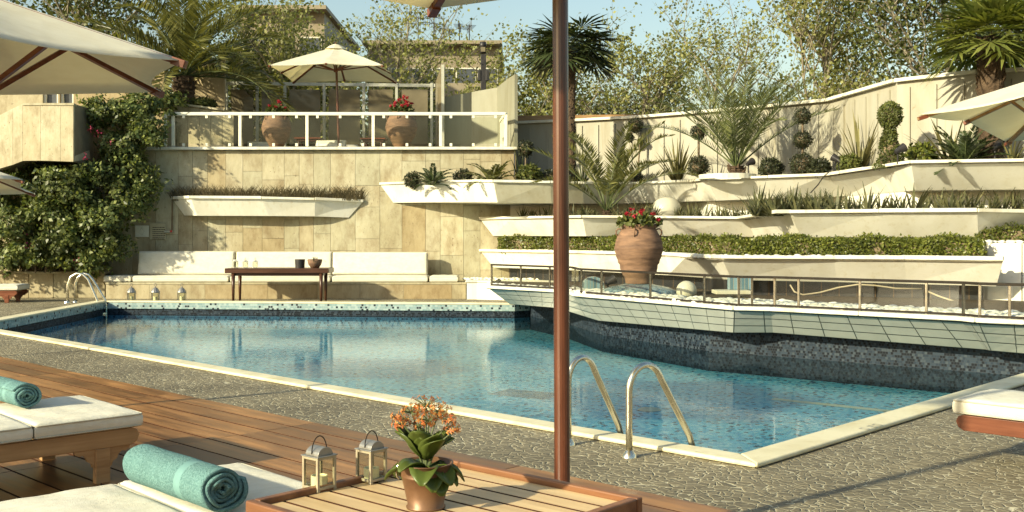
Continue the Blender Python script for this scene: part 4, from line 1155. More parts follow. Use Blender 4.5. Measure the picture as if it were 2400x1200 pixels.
# ================================================================== fence behind the upper planter
FEN = [(1180, 292, 27.6), (1345, 285, 27.2), (1500, 277, 26.3), (1612, 268, 25.6), (1800, 252, 24.4), (1943, 238, 23.1), (2102, 193, 20.2), (2293, 172, 19.0), (2400, 168, 18.8), (2800, 150, 17.9)]
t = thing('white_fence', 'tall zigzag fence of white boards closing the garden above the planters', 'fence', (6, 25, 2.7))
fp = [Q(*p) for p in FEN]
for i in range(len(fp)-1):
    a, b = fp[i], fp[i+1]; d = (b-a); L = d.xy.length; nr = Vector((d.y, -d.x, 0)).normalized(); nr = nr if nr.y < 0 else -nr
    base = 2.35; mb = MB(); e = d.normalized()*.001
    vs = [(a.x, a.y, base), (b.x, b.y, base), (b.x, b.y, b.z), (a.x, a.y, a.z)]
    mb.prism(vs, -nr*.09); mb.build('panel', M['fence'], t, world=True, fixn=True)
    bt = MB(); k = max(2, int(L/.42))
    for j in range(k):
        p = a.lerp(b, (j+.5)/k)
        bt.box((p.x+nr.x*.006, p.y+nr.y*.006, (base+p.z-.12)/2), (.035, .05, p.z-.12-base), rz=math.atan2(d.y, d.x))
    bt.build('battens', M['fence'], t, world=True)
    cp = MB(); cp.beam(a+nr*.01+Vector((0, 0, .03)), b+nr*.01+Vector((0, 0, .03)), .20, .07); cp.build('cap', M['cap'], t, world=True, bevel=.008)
t = thing('brown_fence', 'brown timber fence rail showing just above the white fence', 'fence', Q(1300, 280, 28.6))
mb = MB(); mb.beam(Q(1205, 279, 28.4), Q(1500, 276, 28.0), .06, .18); mb.build('rail', M['teak_mid'], t, world=True)
mb = MB(); mb.beam(Q(1205, 340, 28.45), Q(1500, 330, 28.05), .03, 1.2); mb.build('boards', M['teak_mid'], t, world=True)

# ================================================================== terrace
TF = TZ+.06
# white tube balustrade
RY = 25.5
t = thing('glass_balustrade', 'white balustrade with glass panes along the edge of the upper terrace', 'balustrade', Q(780, 348, RY))
zt = Zq(267, RY); zb_ = TZ+.07
for xa, xb in ((402, 1186),):
    mb = MB(); mb.beam((X(xa, RY), RY, zt), (X(xb, RY), RY, zt), .07, .085); mb.build('top_rail', M['cream_metal'], t, world=True, bevel=.02, seg=3)
mb = MB(); mb.beam((X(1186, RY), RY, zt), (X(1186, RY)-.15, RY+1.6, zt), .07, .085); mb.build('top_rail', M['cream_metal'], t, world=True, bevel=.02)
pxs = [388, 406, 563, 720, 875, 1033, 1186]
for x in pxs:
    mb = MB(); mb.box((X(x, RY), RY, (zt+zb_)/2), (.075, .055, zt-zb_-.03)); mb.build('post', M['cream_metal'], t, world=True, bevel=.008)
mb = MB(); mb.beam((X(388, RY), RY, zt-.01), (X(406, RY), RY, zt-.01), .05, .06); mb.build('rail_stub', M['cream_metal'], t, world=True)
for a, b in zip(pxs[1:], pxs[2:]):
    xa, xb = X(a, RY)+.06, X(b, RY)-.06; mb = MB(); mb.box(((xa+xb)/2, RY, (zt+zb_)/2), (xb-xa, .010, zt-zb_-.16)); mb.build('glass_pane', M['glass'], t, world=True)
    for f in (.13, .5, .87):
        for z in (zt-.07, zb_+.055):
            mb = MB(); mb.box((xa+(xb-xa)*f, RY-.005, z), (.062, .04, .075)); mb.build('clip', M['cream_metal'], t, world=True, bevel=.004)
for k in range(4):
    mb = MB(); mb.box((X(1186, RY)-.15*(k+1)/4, RY+1.6*(k+1)/4, (zt+zb_)/2), (.04, .04, zt-zb_-.05)); mb.build('post', M['cream_metal'], t, world=True)
# smoked wind screen
SY = 30.0
t = thing('wind_screen', 'row of smoked brown glass wind screens on grey posts across the terrace', 'screen', Q(780, 345, SY))
zs = Zq(195, SY)
spx = [531, 603, 668, 760, 853, 930, 1012]
mb = MB(); mb.beam((X(524, SY), SY, zs), (X(1020, SY), SY, zs-.07), .07, .09); mb.build('top_rail', M['grey_metal'], t, world=True)
for x in spx:
    mb = MB(); mb.box((X(x, SY), SY-.02, (zs+TF)/2), (.075, .07, zs-TF)); mb.build('post', M['grey_metal'], t, world=True, bevel=.006)
for a, b in zip(spx, spx[1:]):
    mb = MB(); xa, xb = X(a, SY)+.12, X(b, SY)-.12; mb.box(((xa+xb)/2, SY+.03, (TF+zs)/2-.07), (xb-xa, .012, zs-TF-.22)); mb.build('smoked_pane', M['smoke'], t, world=True)
# slanting bronze panel and its post
t = thing('bronze_panel', 'narrow smoked panel with slanted top beside a white wall on the terrace', 'screen', Q(1030, 345, 28.6))
mb = MB(); mb.prism([Q(1021, 345, 29.6), Q(1036, 345, 28.3), Q(1036, 150, 28.3), Q(1021, 192, 29.6)], (.012, 0, 0)); mb.build('smoked_pane', M['smoke'], t, world=True, fixn=True)
mb = MB(); a, b = Q(1038, 345, 28.2), Q(1038, 152, 28.2); mb.beam((a.x, a.y, TF), b, .10, .08); mb.build('post', M['grey_metal'], t, world=True)
# white curved wall screen
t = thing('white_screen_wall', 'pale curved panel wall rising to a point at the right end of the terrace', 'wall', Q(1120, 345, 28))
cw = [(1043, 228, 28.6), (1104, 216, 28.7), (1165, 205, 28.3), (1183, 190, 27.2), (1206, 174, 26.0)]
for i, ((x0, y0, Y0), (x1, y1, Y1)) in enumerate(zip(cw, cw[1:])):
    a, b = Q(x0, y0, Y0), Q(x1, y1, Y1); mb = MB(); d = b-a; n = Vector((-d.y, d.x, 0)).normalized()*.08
    mb.prism([(a.x, a.y, TF), (b.x, b.y, TF), b, a], n); mb.build('panel', M['screen_shade'], t, world=True, fixn=True)
# flood light mast
t = thing('floodlight_mast', 'dark square post carrying a floodlight and boxes behind the terrace wall', 'lamp post', Q(1133, 345, 29.3))
mb = MB(); a, b = Q(1133, 345, 29.3), Q(1133, 128, 29.3); mb.box((a.x, a.y, (TF+b.z)/2), (.15, .15, b.z-TF)); mb.build('post', M['black'], t, world=True, bevel=.01)
c = Q(1132, 112, 29.3); mb = MB(); mb.lathe([(.001, -.17), (.09, -.16), (.085, .02), (.10, .04), (.10, .10), (.085, .12), (.09, .16), (.001, .17)], 20, tuple(c)); mb.build('lamp_head', M['black'], t, world=True, smooth=True)
mb = MB(); mb.box(tuple(Q(1132, 116, 29.22)), (.13, .05, .13)); mb.build('lens', M['smoke'], t, world=True)
for dx, dy in ((-9.5, 177), (9.5, 177)):
    mb = MB(); mb.box(tuple(Q(1133+dx, dy, 29.27)), (.09, .13, .30)); mb.build('control_box', M['black'], t, world=True, bevel=.01)
mb = MB(); mb.tube([Q(1124, 133, 29.2), Q(1118, 137, 29.2), Q(1122, 146, 29.2), Q(1130, 150, 29.2)], .012, 6); mb.build('cable', M['black'], t, world=True)
# sloping concrete planter with the date palm
t = thing('concrete_planter', 'weathered concrete planter wall with sloping top under the arching palm', 'planter', Q(455, 345, 27.6))
SYp = 27.0; zf = Zq(246, SYp)
mb = MB(); mb.prism([(X(386, SYp), SYp, TF), (X(526, SYp), SYp, TF), (X(526, SYp), SYp, Zq(260, SYp)), (X(415, SYp), SYp, zf), (X(386, SYp), SYp, zf)], (0, 1.6, 0)); mb.build('core', M['joint'], t, world=True, fixn=True)
xx = X(387, SYp); g = random.Random(2)
mb = MB()
while xx < X(524, SYp):
    w = .30; z1 = zf-.012-max(0, (xx+w/2-X(415, SYp)))*(zf-Zq(260, SYp))/(X(526, SYp)-X(415, SYp)); mb.box((xx+w/2, SYp-.012, (TF+z1)/2), (w-.012, .03, z1-TF)); xx += w
mb.build('stone_cladding', M['concrete'], t, world=True)
mb = MB(); mb.beam((X(384, SYp), SYp+.4, zf+.02), (X(417, SYp), SYp+.4, zf+.02), 1.0, .05); mb.beam((X(417, SYp), SYp+.4, zf+.02), (X(528, SYp), SYp+.4, Zq(260, SYp)+.02), 1.0, .05); mb.build('cap', M['concrete'], t, world=True)
# ochre wall behind it
t = thing('ochre_wall', 'sunlit ochre wall panel behind the arching palm on the terrace', 'wall', Q(487, 345, 29.2))
mb = MB(); a, b = Q(446, 150, 29.0), Q(527, 138, 29.0); mb.prism([(a.x, 29.0, TF), (b.x, 29.0, TF), (b.x, 29.0, b.z), (a.x, 29.0, a.z)], (0, .12, 0)); mb.build('panel', M['ochre'], t, world=True, fixn=True)
mb = MB(); mb.box((X(441, 28.95), 28.95, (TF+a.z)/2), (.09, .09, a.z-TF)); mb.build('post', M['grey_metal'], t, world=True)
# slatted box, tables, seats
t = thing('slatted_box', 'low dark slatted box at the left end of the terrace screens', 'box', Q(543, 345, 29.4))
mb = MB(); sx0, sx1 = X(526, 29.4), X(561, 29.4)
for k in range(6): mb.box(((sx0+sx1)/2, 29.4, TF+.05+k*.045+.02), (sx1-sx0, .03, .032))
mb.build('slats', M['darkwood_gapshade'], t, world=True)
for s in (0, 1):
    mb = MB(); mb.box((sx0 if s == 0 else sx1, 29.45, TF+.16), (.04, .06, .32)); mb.build('leg', M['darkwood_gapshade'], t, world=True)
def low_table(label, xa, xb, ytop, Y, hgt):
    t = thing('terrace_table', label, 'table', ((X(xa, Y)+X(xb, Y))/2, Y, TF), 0, 'dark tables on the terrace'); w = X(xb, Y)-X(xa, Y)
    mb = MB(); mb.box((0, 0, hgt-.02), (w, .6, .035)); mb.build('table_top', M['mahog'], t, bevel=.006)
    mb = MB(); mb.box((0, 0, hgt-.07), (w-.12, .5, .06)); mb.build('apron', M['darkwood_gapshade'], t)
    for sx in (-1, 1):
        for sy in (-1, 1):
            mb = MB(); mb.tube([(sx*(w/2-.12), sy*.2, hgt-.05), (sx*(w/2-.10), sy*.22, 0)], [.03, .022], 8); mb.build('leg', M['darkwood_gapshade'], t)
low_table('dark wooden terrace table left of the umbrella pole', 694, 756, 324, 28.0, Zq(324, 28.0)-TF)
low_table('dark wooden terrace table left of the larger flowering jar', 847, 906, 325, 28.0, Zq(325, 28.0)-TF)
def terrace_chair(label, x, Y, rz, w=.75, name='armchair', zs=.62):
    t = thing(name, label, 'chair', (X(x, Y), Y, TF), rz, 'white cushioned seats on the terrace'); t.scale = (1, 1, zs)
    mb = MB(); mb.box((0, 0, .14), (w, .66, .05)); mb.build('seat_frame', M['cream_metal'], t, bevel=.006)
    for sx in (-1, 1):
        for sy in (-1, 1):
            mb = MB(); mb.box((sx*(w/2-.03), sy*.30, .06), (.04, .04, .12)); mb.build('leg', M['cream_metal'], t)
    cushion('seat_cushion', w-.06, .62, .12, t, (0, 0, .165))
    o = cushion('back_cushion', w-.04, .36, .12, t, (0, .30, .40), (R(72), 0, 0))
    for sx in (-1, 1):
        mb = MB(); mb.box((sx*(w/2), .0, .24), (.04, .60, .05)); mb.build('armrest', M['cream_metal'], t, bevel=.008)
terrace_chair('white cushioned seat peeking out left of the smaller flowering jar', 612, 27.9, .25)
terrace_chair('white cushioned armchair with tall back left of the umbrella pole', 770, 27.4, -.1, .85)
terrace_chair('low white cushioned chair in front of the terrace umbrella pole', 806, 28.7, .2, .85)
# umbrella on the terrace
umbrella('garden_umbrella', 'off white parasol open on the upper terrace', (X(787, 27.5), 27.5), Zq(153, 26.1), Zq(110, 27.5), [(R(k*45), 2.03 if k % 2 else 1.46, 0 if k % 2 else .05) for k in range(8)], TF, pole_r=.032, valance=.02, sag=.03, scallop=.03, rib=(.045, .035), hubz=Zq(165, 27.5), pole_lean=(-.03, 0))
# jars with geraniums
jy = 26.35
def jar(xl, xr, y_top, y_bot, Y, label, seed, z0=None):
    r = (X(xr, Y)-X(xl, Y))/2; z0 = z0 if z0 is not None else TF; h = Zq(y_top, Y)-z0; return pithos(label, ((X(xl, Y)+X(xr, Y))/2, Y, z0), h, r, seed), h, r
t, h, r = jar(614, 682, 266, 345, jy, 'smaller terracotta jar at the rail, left of the terrace umbrella', 1)
geranium('sparse red geraniums in the smaller terrace jar', (X(648, jy), jy, TF+h*.95), .27, .38, 9, 4)
t, h, r = jar(904, 978, 264, 347, jy, 'broad terracotta jar at the rail, right of the terrace umbrella', 2)
geranium('dense red geraniums crowning the broad jar right of the terrace umbrella', (X(942, jy), jy, TF+h*.95), .30, .46, 26, 5)
# the big jar stands on the blue dish in the pebble bed
BJ = Vector((X(1497, 18.2), 18.2, Zq(664, 18.2)))
pithos('large weathered terracotta jar on the blue mosaic dish in the pebble bed', BJ, Zq(527, 18.2)-BJ.z, X(1553, 18.2)-BJ.x, 3, foot=.55)
geranium('red geraniums spilling from the large jar in the pebble bed', (BJ.x, BJ.y, Zq(531, 18.2)), .36, .34, 11, 6)
mb = MB(); mb.lathe([(.70, .42), (.70, .49), (.66, .55), (.52, .605), (.34, .64), (.20, BJ.z-.001), (.001, BJ.z)], 40, (BJ.x, BJ.y, 0)); setp(mb.build('mosaic_dish', M['blue_tile'], smooth=True), 'round blue mosaic dish under the large terracotta jar', 'fountain')
c = Q(1391, 668, 19.4); mb = MB(); mb.prism([(c.x-.2+.40*0, c.y, .44)]+[(c.x+.20*math.cos(a), c.y, .60+.14*math.sin(a)) for a in [math.pi-math.pi*k/10 for k in range(11)]]+[(c.x+.2, c.y, .44)], (0, .16, 0)); setp(mb.build('mosaic_spout', M['blue_tile'], fixn=True), 'small upright blue tiled spout left of the large jar', 'fountain')
t = thing('water_spout', 'stepped stone and blue tile spout right of the white globe in pebbles', 'fountain', Q(1720, 700, 16.6))
c = Q(1722, 684, 16.6)
mb = MB(); mb.box((c.x-.06, c.y, c.z), (.55, .4, .06)); mb.build('slab', M['rough_white'], t, world=True, bevel=.008)
mb = MB(); mb.box((c.x+.10, c.y+.12, c.z+.14), (.36, .14, .22)); mb.build('back_tile', M['blue_tile'], t, world=True, bevel=.008)
mb = MB(); mb.box((c.x+.05, c.y+.05, .5), (.30, .3, c.z-.5-.03)); mb.build('base', M['blue_tile'], t, world=True)
# globes
def globe(label, x, y, Y, r):
    c = Q(x, y, Y); t = thing('globe_lamp', label, 'garden lamp', (c.x, c.y, c.z-r), 0, 'white garden globe lamps')
    mb = MB(); mb.lathe([(max(.001, r*math.sin(math.pi*i/24)), r-r*math.cos(math.pi*i/24)) for i in range(25)], 40); mb.build('globe', M['lamp_globe'], t, smooth=True)
    mb = MB(); mb.lathe([(r*.5, -.06), (r*.5, .02), (r*.42, .03)], 24); mb.build('base', M['black'], t)
globe('large white globe lamp among the aloes of the middle planter', 1562, 494, 23.5, 35*23.5/F)
globe('white globe lamp resting on pebbles beside the blue mosaic dish', 1609, 682, 16.9, 24*16.9/F)
globe('white globe lamp mostly hidden behind the long hedge', 1957, 562, 19.3, 22*19.3/F)
# spot lights
def spot(label, x, y, Y, yb, rz):
    b = Q(x, yb, Y); h = (yb-y)*Y/F; t = thing('spot_light', label, 'garden lamp', tuple(b), rz, 'black garden spotlights')
    mb = MB(); mb.tube([(0, 0, -.05), (0, 0, h*.7)], .016, 8); mb.build('spike', M['black'], t)
    mb = MB(); mb.tube([(-.05, 0, h*.66), (.02, 0, h*.82), (.13, 0, h*1.02)], [.035, .05, .085], 14); mb.build('lamp_head', M['black'], t)
    mb = MB(); mb.tube([(.131, 0, h*1.021), (.136, 0, h*1.03)], [.075, .075], 14); mb.build('lens', M['lamp_globe'], t)
spot('black spotlight beside the foot of the large feather palm', 1754, 378, 22.3, 402, .6)
spot('black spotlight at the rim between the clipped balls and sword plant', 1966, 368, 20.9, 404, 2.4)
spot('pale fronted spotlight in front of the spiral topiary', 2104, 346, 18.3, 378, .2)
spot('black spotlight under the edge of the right parasol', 2332, 338, 18.0, 372, .5)
spot('small spotlight in the pebbles left of the large jar', 1425, 655, 18.6, 690, .3)
cb_ = [Q(x, y, Y) for x, y, Y in ((1960, 378, 20.85), (1952, 395, 20.6), (1942, 404, 20.5), (1930, 414, 20.62), (1918, 432, 20.9), (1900, 452, 21.1))]
mb = MB(); mb.tube(cb_, .012, 6); setp(mb.build('cable', M['black'], smooth=True), 'black cable drooping from the rim spotlight over the upper planter face', 'cable')
# hose along the recess
t_ = [Q(x, y, Y) for x, y, Y in ((1852, 668, 17.75), (1862, 684, 17.6), (1882, 691, 17.6), (1920, 686, 17.6), (1965, 674, 17.6), (2010, 667, 17.55), (2050, 669, 17.5), (2100, 676, 17.5), (2160, 677, 17.4))]
mb = MB(); mb.tube(t_, .014, 6); setp(mb.build('garden_hose', M['hose'], smooth=True), 'pale hose looped along the dark tiled recess', 'hose')
t_ = [Q(x, y, Y) for x, y, Y in ((2172, 682, 17.3), (2200, 694, 17.1), (2235, 706, 17.0), (2268, 714, 16.9))]
mb = MB(); mb.tube(t_, .014, 6); setp(mb.build('garden_hose', M['hose'], smooth=True), 'short pale hose sloping down the dark recess at the right', 'hose')

# ================================================================== hedges
def hedge(label, pts, w, z0f, htop, n, seed, size=.05, wob=.05):
    """pts: front line (world), leaf shell round a box of width w"""
    g = np.random.default_rng(seed); c = pts[0].lerp(pts[-1], .5); t = thing('hedge', label, 'hedge', (c.x, c.y, z0f))
    L = [(pts[i+1]-pts[i]).xy.length for i in range(len(pts)-1)]; tot = sum(L); out = []; nr_ = []
    core = MB()
    for i in range(len(pts)-1):
        a, b = pts[i], pts[i+1]; ins = .05; h = htop-.06
        core.add([(a.x, a.y+ins, z0f), (b.x, b.y+ins, z0f), (b.x, b.y+w-ins, z0f), (a.x, a.y+w-ins, z0f), (a.x, a.y+ins, z0f+h), (b.x, b.y+ins, z0f+h), (b.x, b.y+w-ins, z0f+h), (a.x, a.y+w-ins, z0f+h)], ((3, 2, 1, 0), (4, 5, 6, 7), (0, 1, 5, 4), (1, 2, 6, 5), (2, 3, 7, 6), (3, 0, 4, 7)))
    core.build('branches', M['stem'], t, world=True)
    for k in range(n):
        s = g.random()*tot; i = 0
        while s > L[i] and i < len(L)-1: s -= L[i]; i += 1
        p = pts[i].lerp(pts[i+1], s/L[i]); lump = wob*math.sin(p.x*5.1+1)+wob*.8*math.sin(p.x*11.3)+.02*g.normal()
        m = g.random()
        if m < .52: q = (p.x, p.y+lump*.5+.05*abs(g.normal())-.02, z0f+htop*g.random()); nn_ = (0, -1, .3)
        elif m < .92: q = (p.x, p.y+w*g.random(), z0f+htop+lump*.6+.02*g.normal()); nn_ = (0, -.2, 1)
        else:
            e = pts[0] if g.random() < .5 else pts[-1]; q = (e.x+.03*g.normal(), e.y+w*g.random(), z0f+htop*g.random()); nn_ = (-1 if e is pts[0] else 1, 0, .3)
        out.append(q); nr_.append(nn_)
    np_obj('foliage', leaves(np.array(out), size, g, .62, -.25, np.array(nr_)), None, M['leaf_hedge'], t, world=True)
    return t
def Lz(x, Y, z=0): return Vector((X(x, Y), Y, z))
hedge('long clipped hedge in front of the middle planter at the right', [Lz(1712, 18.5), Lz(1960, 17.95), Lz(2130, 17.6), Lz(2308, 17.0)], 1.0, 1.10, .35, 15000, 31)
hedge('shaded clipped hedge behind the large terracotta jar', [Lz(1172, 25.0), Lz(1300, 24.2), Lz(1560, 21.7), Lz(1708, 20.4)], .7, 1.08, .37, 11000, 32, size=.055)
hedge('short clipped hedge on top of the white wall block', [Lz(2290, 17.75), Lz(2400, 17.45), Lz(2800, 17.3)], .5, zt2+.01, .25, 5200, 33)

# ================================================================== aloes of the middle planter
g = random.Random(4); proto = []
def aloe_at(px, Y, z, s, k, rz, label, group):
    if len(proto) < 4:
        o = sword_plant('aloe', label, (0, 0, 0), 15, .42, 40+len(proto), 'leaf_aloe', .045, (.45, 1.4), 'aloe', group, .25, .03, 3); proto.append(o); c = o
    else:
        c = proto[k % 4].copy(); col.objects.link(c)
    c.location = (X(px, Y), Y, z); c.scale = (s, s, s); c.rotation_euler = (0, 0, rz); setp(c, label, 'aloe', group)
def mid_y(px):
    for (x0, y0, Y0), (x1, y1, Y1) in zip(MIDR, MIDR[1:]):
        if x0 <= px <= x1:
            w = (px-x0)/(x1-x0); return Y0+(Y1-Y0)*w, Zq(y0+(y1-y0)*w, Y0+(Y1-Y0)*w)
    return 17.6, 1.9
LA = 'small spiky aloe in the crowded row of the middle planter left of the facet'
for px in [1224, 1246, 1268, 1286, 1340, 1356, 1372, 1390, 1448, 1464, 1482, 1500, 1516, 1532, 1584, 1600, 1616, 1634, 1650, 1668, 1686, 1702, 1720, 1738, 1752]:
    Y, z = mid_y(px); aloe_at(px, Y+.30+.35*g.random(), z-.06, .85+.35*g.random(), g.randrange(4), g.random()*6, 'small grey green aloe in the row left of the bright facet', 'aloes on the left of the middle planter')
for px in range(1768, 1952, 9):
    Y, z = mid_y(max(px, 1852)); aloe_at(px, Y+.35+.8*g.random(), z-.06, 1.1+.4*g.random(), g.randrange(4), g.random()*6, 'tall dense aloe in the thick clump beside the bright facet', 'aloes in the thick clump of the middle planter')
for px in [1962, 1985, 2010, 2034, 2062, 2090, 2114, 2140, 2168, 2200, 2226, 2252, 2276, 2300, 2324, 2350, 2376, 2400, 2425]:
    Y, z = mid_y(px); aloe_at(px, Y+.28+.25*g.random(), z-.05, .95+.45*g.random(), g.randrange(4), g.random()*6, 'single open aloe spaced out along the right of the middle planter', 'aloes spaced out on the right of the middle planter')
# dry grass in the hanging planter
gg = np.random.default_rng(5); bl = []
for k in range(1500):
    s = gg.random(); p = HR[0].lerp(HR[-1], s); sx = p.x; yy = WY-.08-.42*gg.random()*math.sin(math.pi*min(1, max(0, s)))**.5; z = HR[1].z-.06
    az = gg.random()*6.28; e = .75+.75*gg.random(); L = .20+.28*gg.random()
    a = np.array([sx, yy, z]); d = np.array([math.cos(az)*math.cos(e), math.sin(az)*math.cos(e)*.5, math.sin(e)]); b = a+d*L*.6; c = b+(d+np.array([math.cos(az)*.5, 0, -.25]))*L*.4; sd = np.array([.008, .004, 0])
    bl.append([a-sd, a+sd, b+sd*.8, b-sd*.8]); bl.append([b-sd*.8, b+sd*.8, c+sd*.1, c-sd*.1])
setp(np_obj('dry_grass', np.array(bl), None, M['leaf_grass']), 'dry brownish grass filling the planter hung on the wall', 'grass', kind='stuff')

# ================================================================== plants of the upper planter
UZ = 2.70
def up(x, Y, z=UZ): return (X(x, Y), Y, z)
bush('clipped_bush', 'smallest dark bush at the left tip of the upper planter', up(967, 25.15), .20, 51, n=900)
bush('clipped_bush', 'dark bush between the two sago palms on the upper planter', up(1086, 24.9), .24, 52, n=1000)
feather_palm('sago_palm', 'darker sago palm at the left of the upper planter', up(1015, 24.75, 2.72), 20, .62, (1.25, .05), 1.0, 61, 26, .10, None, 'sago palm', 'sago palms', 'leaf_fan', .03, .25, None, .012, .08)
feather_palm('sago_palm', 'sunlit sago palm beside the terrace wall corner', up(1152, 24.2, 2.72), 22, .68, (1.35, .1), 1.0, 62, 26, .11, None, 'sago palm', 'sago palms', 'leaf_palm', .034, .25, None, .012, .08)
topiary('topiary', 'loose round headed little tree right of the terrace wall corner', up(1232, 25.0), [(0, .90, .20)], 53, 'leaf_box', 1100, .06)
bush('clipped_bush', 'bright leafy bush below the little round headed tree', up(1240, 24.2), .27, 54, leaf='leaf_dark', n=1100, size=.09)
bush('clipped_bush', 'dark bush half hidden by the umbrella pole', up(1287, 24.3), .20, 55, n=800)
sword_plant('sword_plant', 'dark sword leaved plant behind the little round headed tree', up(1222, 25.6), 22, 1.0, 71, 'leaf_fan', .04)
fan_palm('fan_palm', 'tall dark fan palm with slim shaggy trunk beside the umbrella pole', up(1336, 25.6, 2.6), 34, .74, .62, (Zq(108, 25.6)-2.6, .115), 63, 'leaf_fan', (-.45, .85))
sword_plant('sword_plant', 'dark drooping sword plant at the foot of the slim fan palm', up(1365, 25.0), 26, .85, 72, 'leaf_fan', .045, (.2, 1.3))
bush('clipped_bush', 'dark reddish bush right of the umbrella pole', up(1335, 24.6), .22, 56, n=900)
topiary('topiary', 'small three ball topiary behind the small feather palm', up(1490, 26.0), [(-.02, 1.57, .20), (-.15, 1.27, .10), (.12, 1.18, .06)], 57)
topiary('topiary', 'low dark ball topiary behind the arching frond of the small palm', up(1492, 25.0), [(0, .17, .19)], 58)
topiary('topiary', 'reddish ball topiary behind the small feather palm', up(1455, 25.5), [(0, .60, .20)], 59)
sword_plant('sword_plant', 'tall sword plant between the small feather palm and two ball topiary', up(1588, 24.4), 44, 1.15, 73, 'leaf_yucca', .05, (.75, 1.5))
topiary('topiary', 'dark two ball topiary against the large feather palm', up(1638, 24.0), [(0, .42, .25), (0, 1.21, .185)], 60)
feather_palm('feather_palm', 'large feather palm fanning out against the white fence', up(1726, 22.8, 2.82), 24, 2.55, (1.5, .70), .70, 64, 48, .30, (.22, .16), 'palm', 'feather palms', 'leaf_palm_green', .024, .40, None, .018)
t = thing('planter_ring', 'low cream ring kerb around the large feather palm', 'kerb', up(1705, 22.6, 2.74)); mb = MB(); mb.lathe([(.62, 0), (.62, .10), (.55, .11), (.5, .08)], 32); mb.build('ring', M['cap'], t)
bush('clipped_bush', 'dark round bush right of the large feather palm', up(1808, 22.3, 2.74), .26, 81)
topiary('topiary', 'three tier topiary with two floating balls against the white fence', up(1881, 22.0, 2.74), [(0, .27, .26), (0, .80, .195), (0, 1.31, .175)], 82)
bush('clipped_bush', 'low dark bush touching the three tier topiary', up(1921, 21.7, 2.74), .23, 83)
bush('clipped_bush', 'olive bush behind the black spotlight at the planter rim', up(1990, 20.9, 2.76), .23, 84, leaf='leaf_dark')
sword_plant('sword_plant', 'broad sword plant against the brightest fence panel', up(2014, 21.2, 2.76), 46, 1.25, 74, 'leaf_yucca', .055, (.55, 1.5))
# spiral topiary
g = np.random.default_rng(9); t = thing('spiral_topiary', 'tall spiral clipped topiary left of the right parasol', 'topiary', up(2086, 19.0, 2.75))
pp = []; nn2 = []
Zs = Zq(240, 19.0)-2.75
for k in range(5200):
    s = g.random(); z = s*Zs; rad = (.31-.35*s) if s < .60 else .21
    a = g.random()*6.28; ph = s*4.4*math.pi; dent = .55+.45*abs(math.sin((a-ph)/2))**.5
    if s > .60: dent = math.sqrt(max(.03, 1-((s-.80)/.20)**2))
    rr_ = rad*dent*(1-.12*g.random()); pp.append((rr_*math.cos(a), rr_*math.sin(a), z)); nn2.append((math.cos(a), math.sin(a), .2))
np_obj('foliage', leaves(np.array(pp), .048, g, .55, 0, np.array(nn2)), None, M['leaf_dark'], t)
mb = MB(); mb.lathe([(.20, 0), (.15, Zs*.3), (.09, Zs*.55), (.04, Zs*.62), (.15, Zs*.80), (.001, Zs*.96)], 12); mb.build('branches', M['stem'], t)
bush('clipped_bush', 'sunlit green bush right of the spiral topiary', up(2158, 18.6, 2.76), .24, 85, leaf='leaf_hedge', n=1300, size=.08)
sword_plant('sword_plant', 'sword plant with bent leaves left under the right parasol', up(2225, 18.7, 2.76), 46, 1.0, 75, 'leaf_yucca', .05, (.25, 1.45))
feather_palm('sago_palm', 'dark stiff sago palm below the tip of the right parasol', up(2262, 18.1, 2.78), 26, .72, (1.35, .05), .7, 65, 30, .12, None, 'sago palm', 'sago palms', 'leaf_fan', .034, .25, None, .014, .06)
sword_plant('sword_plant', 'yellowish drooping sword plant at the right edge under the parasol', up(2372, 17.9, 2.74), 40, .7, 76, 'leaf_yucca', .04, (.1, 1.3), droop=.9)
fan_palm('fan_palm', 'sunlit fan palm with thick shaggy trunk at the right of the fence', up(2322, 18.55, 2.6), 34, .72, .62, (Zq(88, 18.55)-2.6, .19), 66, 'leaf_fan2', (-.45, 1.25))
feather_palm('feather_palm', 'small feather palm growing in the middle planter right of the umbrella pole', (X(1422, 23.5), 23.5, 1.86), 16, 2.5, (1.45, .62), 1.15, 67, 46, .28, (.22, .11), 'palm', 'feather palms', 'leaf_palm', .032, .5, None, .016, .22)
# big date palm on the terrace planter
feather_palm('date_palm', 'large arching date palm above the sloping concrete planter', (X(432, 27.9), 27.9, Zq(245, 27.9)), 44, 3.2, (1.45, -.05), 1.35, 68, 48, .46, (Zq(180, 27.9)-Zq(245, 27.9), .26), 'palm', None, 'leaf_palm', .05, .5, None, .024, .12)
bush('clipped_bush', 'dark low shrub on the sloping concrete planter right of the date palm', (X(475, 27.4), 27.4, Zq(254, 27.4)), .34, 86, .4, 'leaf_dark', .09, None, 1100)
# ================================================================== left side: concrete balcony, house wall, creeper
t = thing('concrete_balcony', 'chamfered travertine balcony block jutting out above the creeper', 'balcony', Q(100, 390, 24))
BYy = 24.0
fr = [(-260, 395), (-260, 272), (-5, 272), (53, 243), (172, 243), (172, 379), (58, 375), (0, 398)]
body = [Q(x, y, BYy) for x, y in fr]
mb = MB(); mb.prism(body, (0, 2.4, 0)); o = mb.build('core', M['joint'], t, world=True, fixn=True)
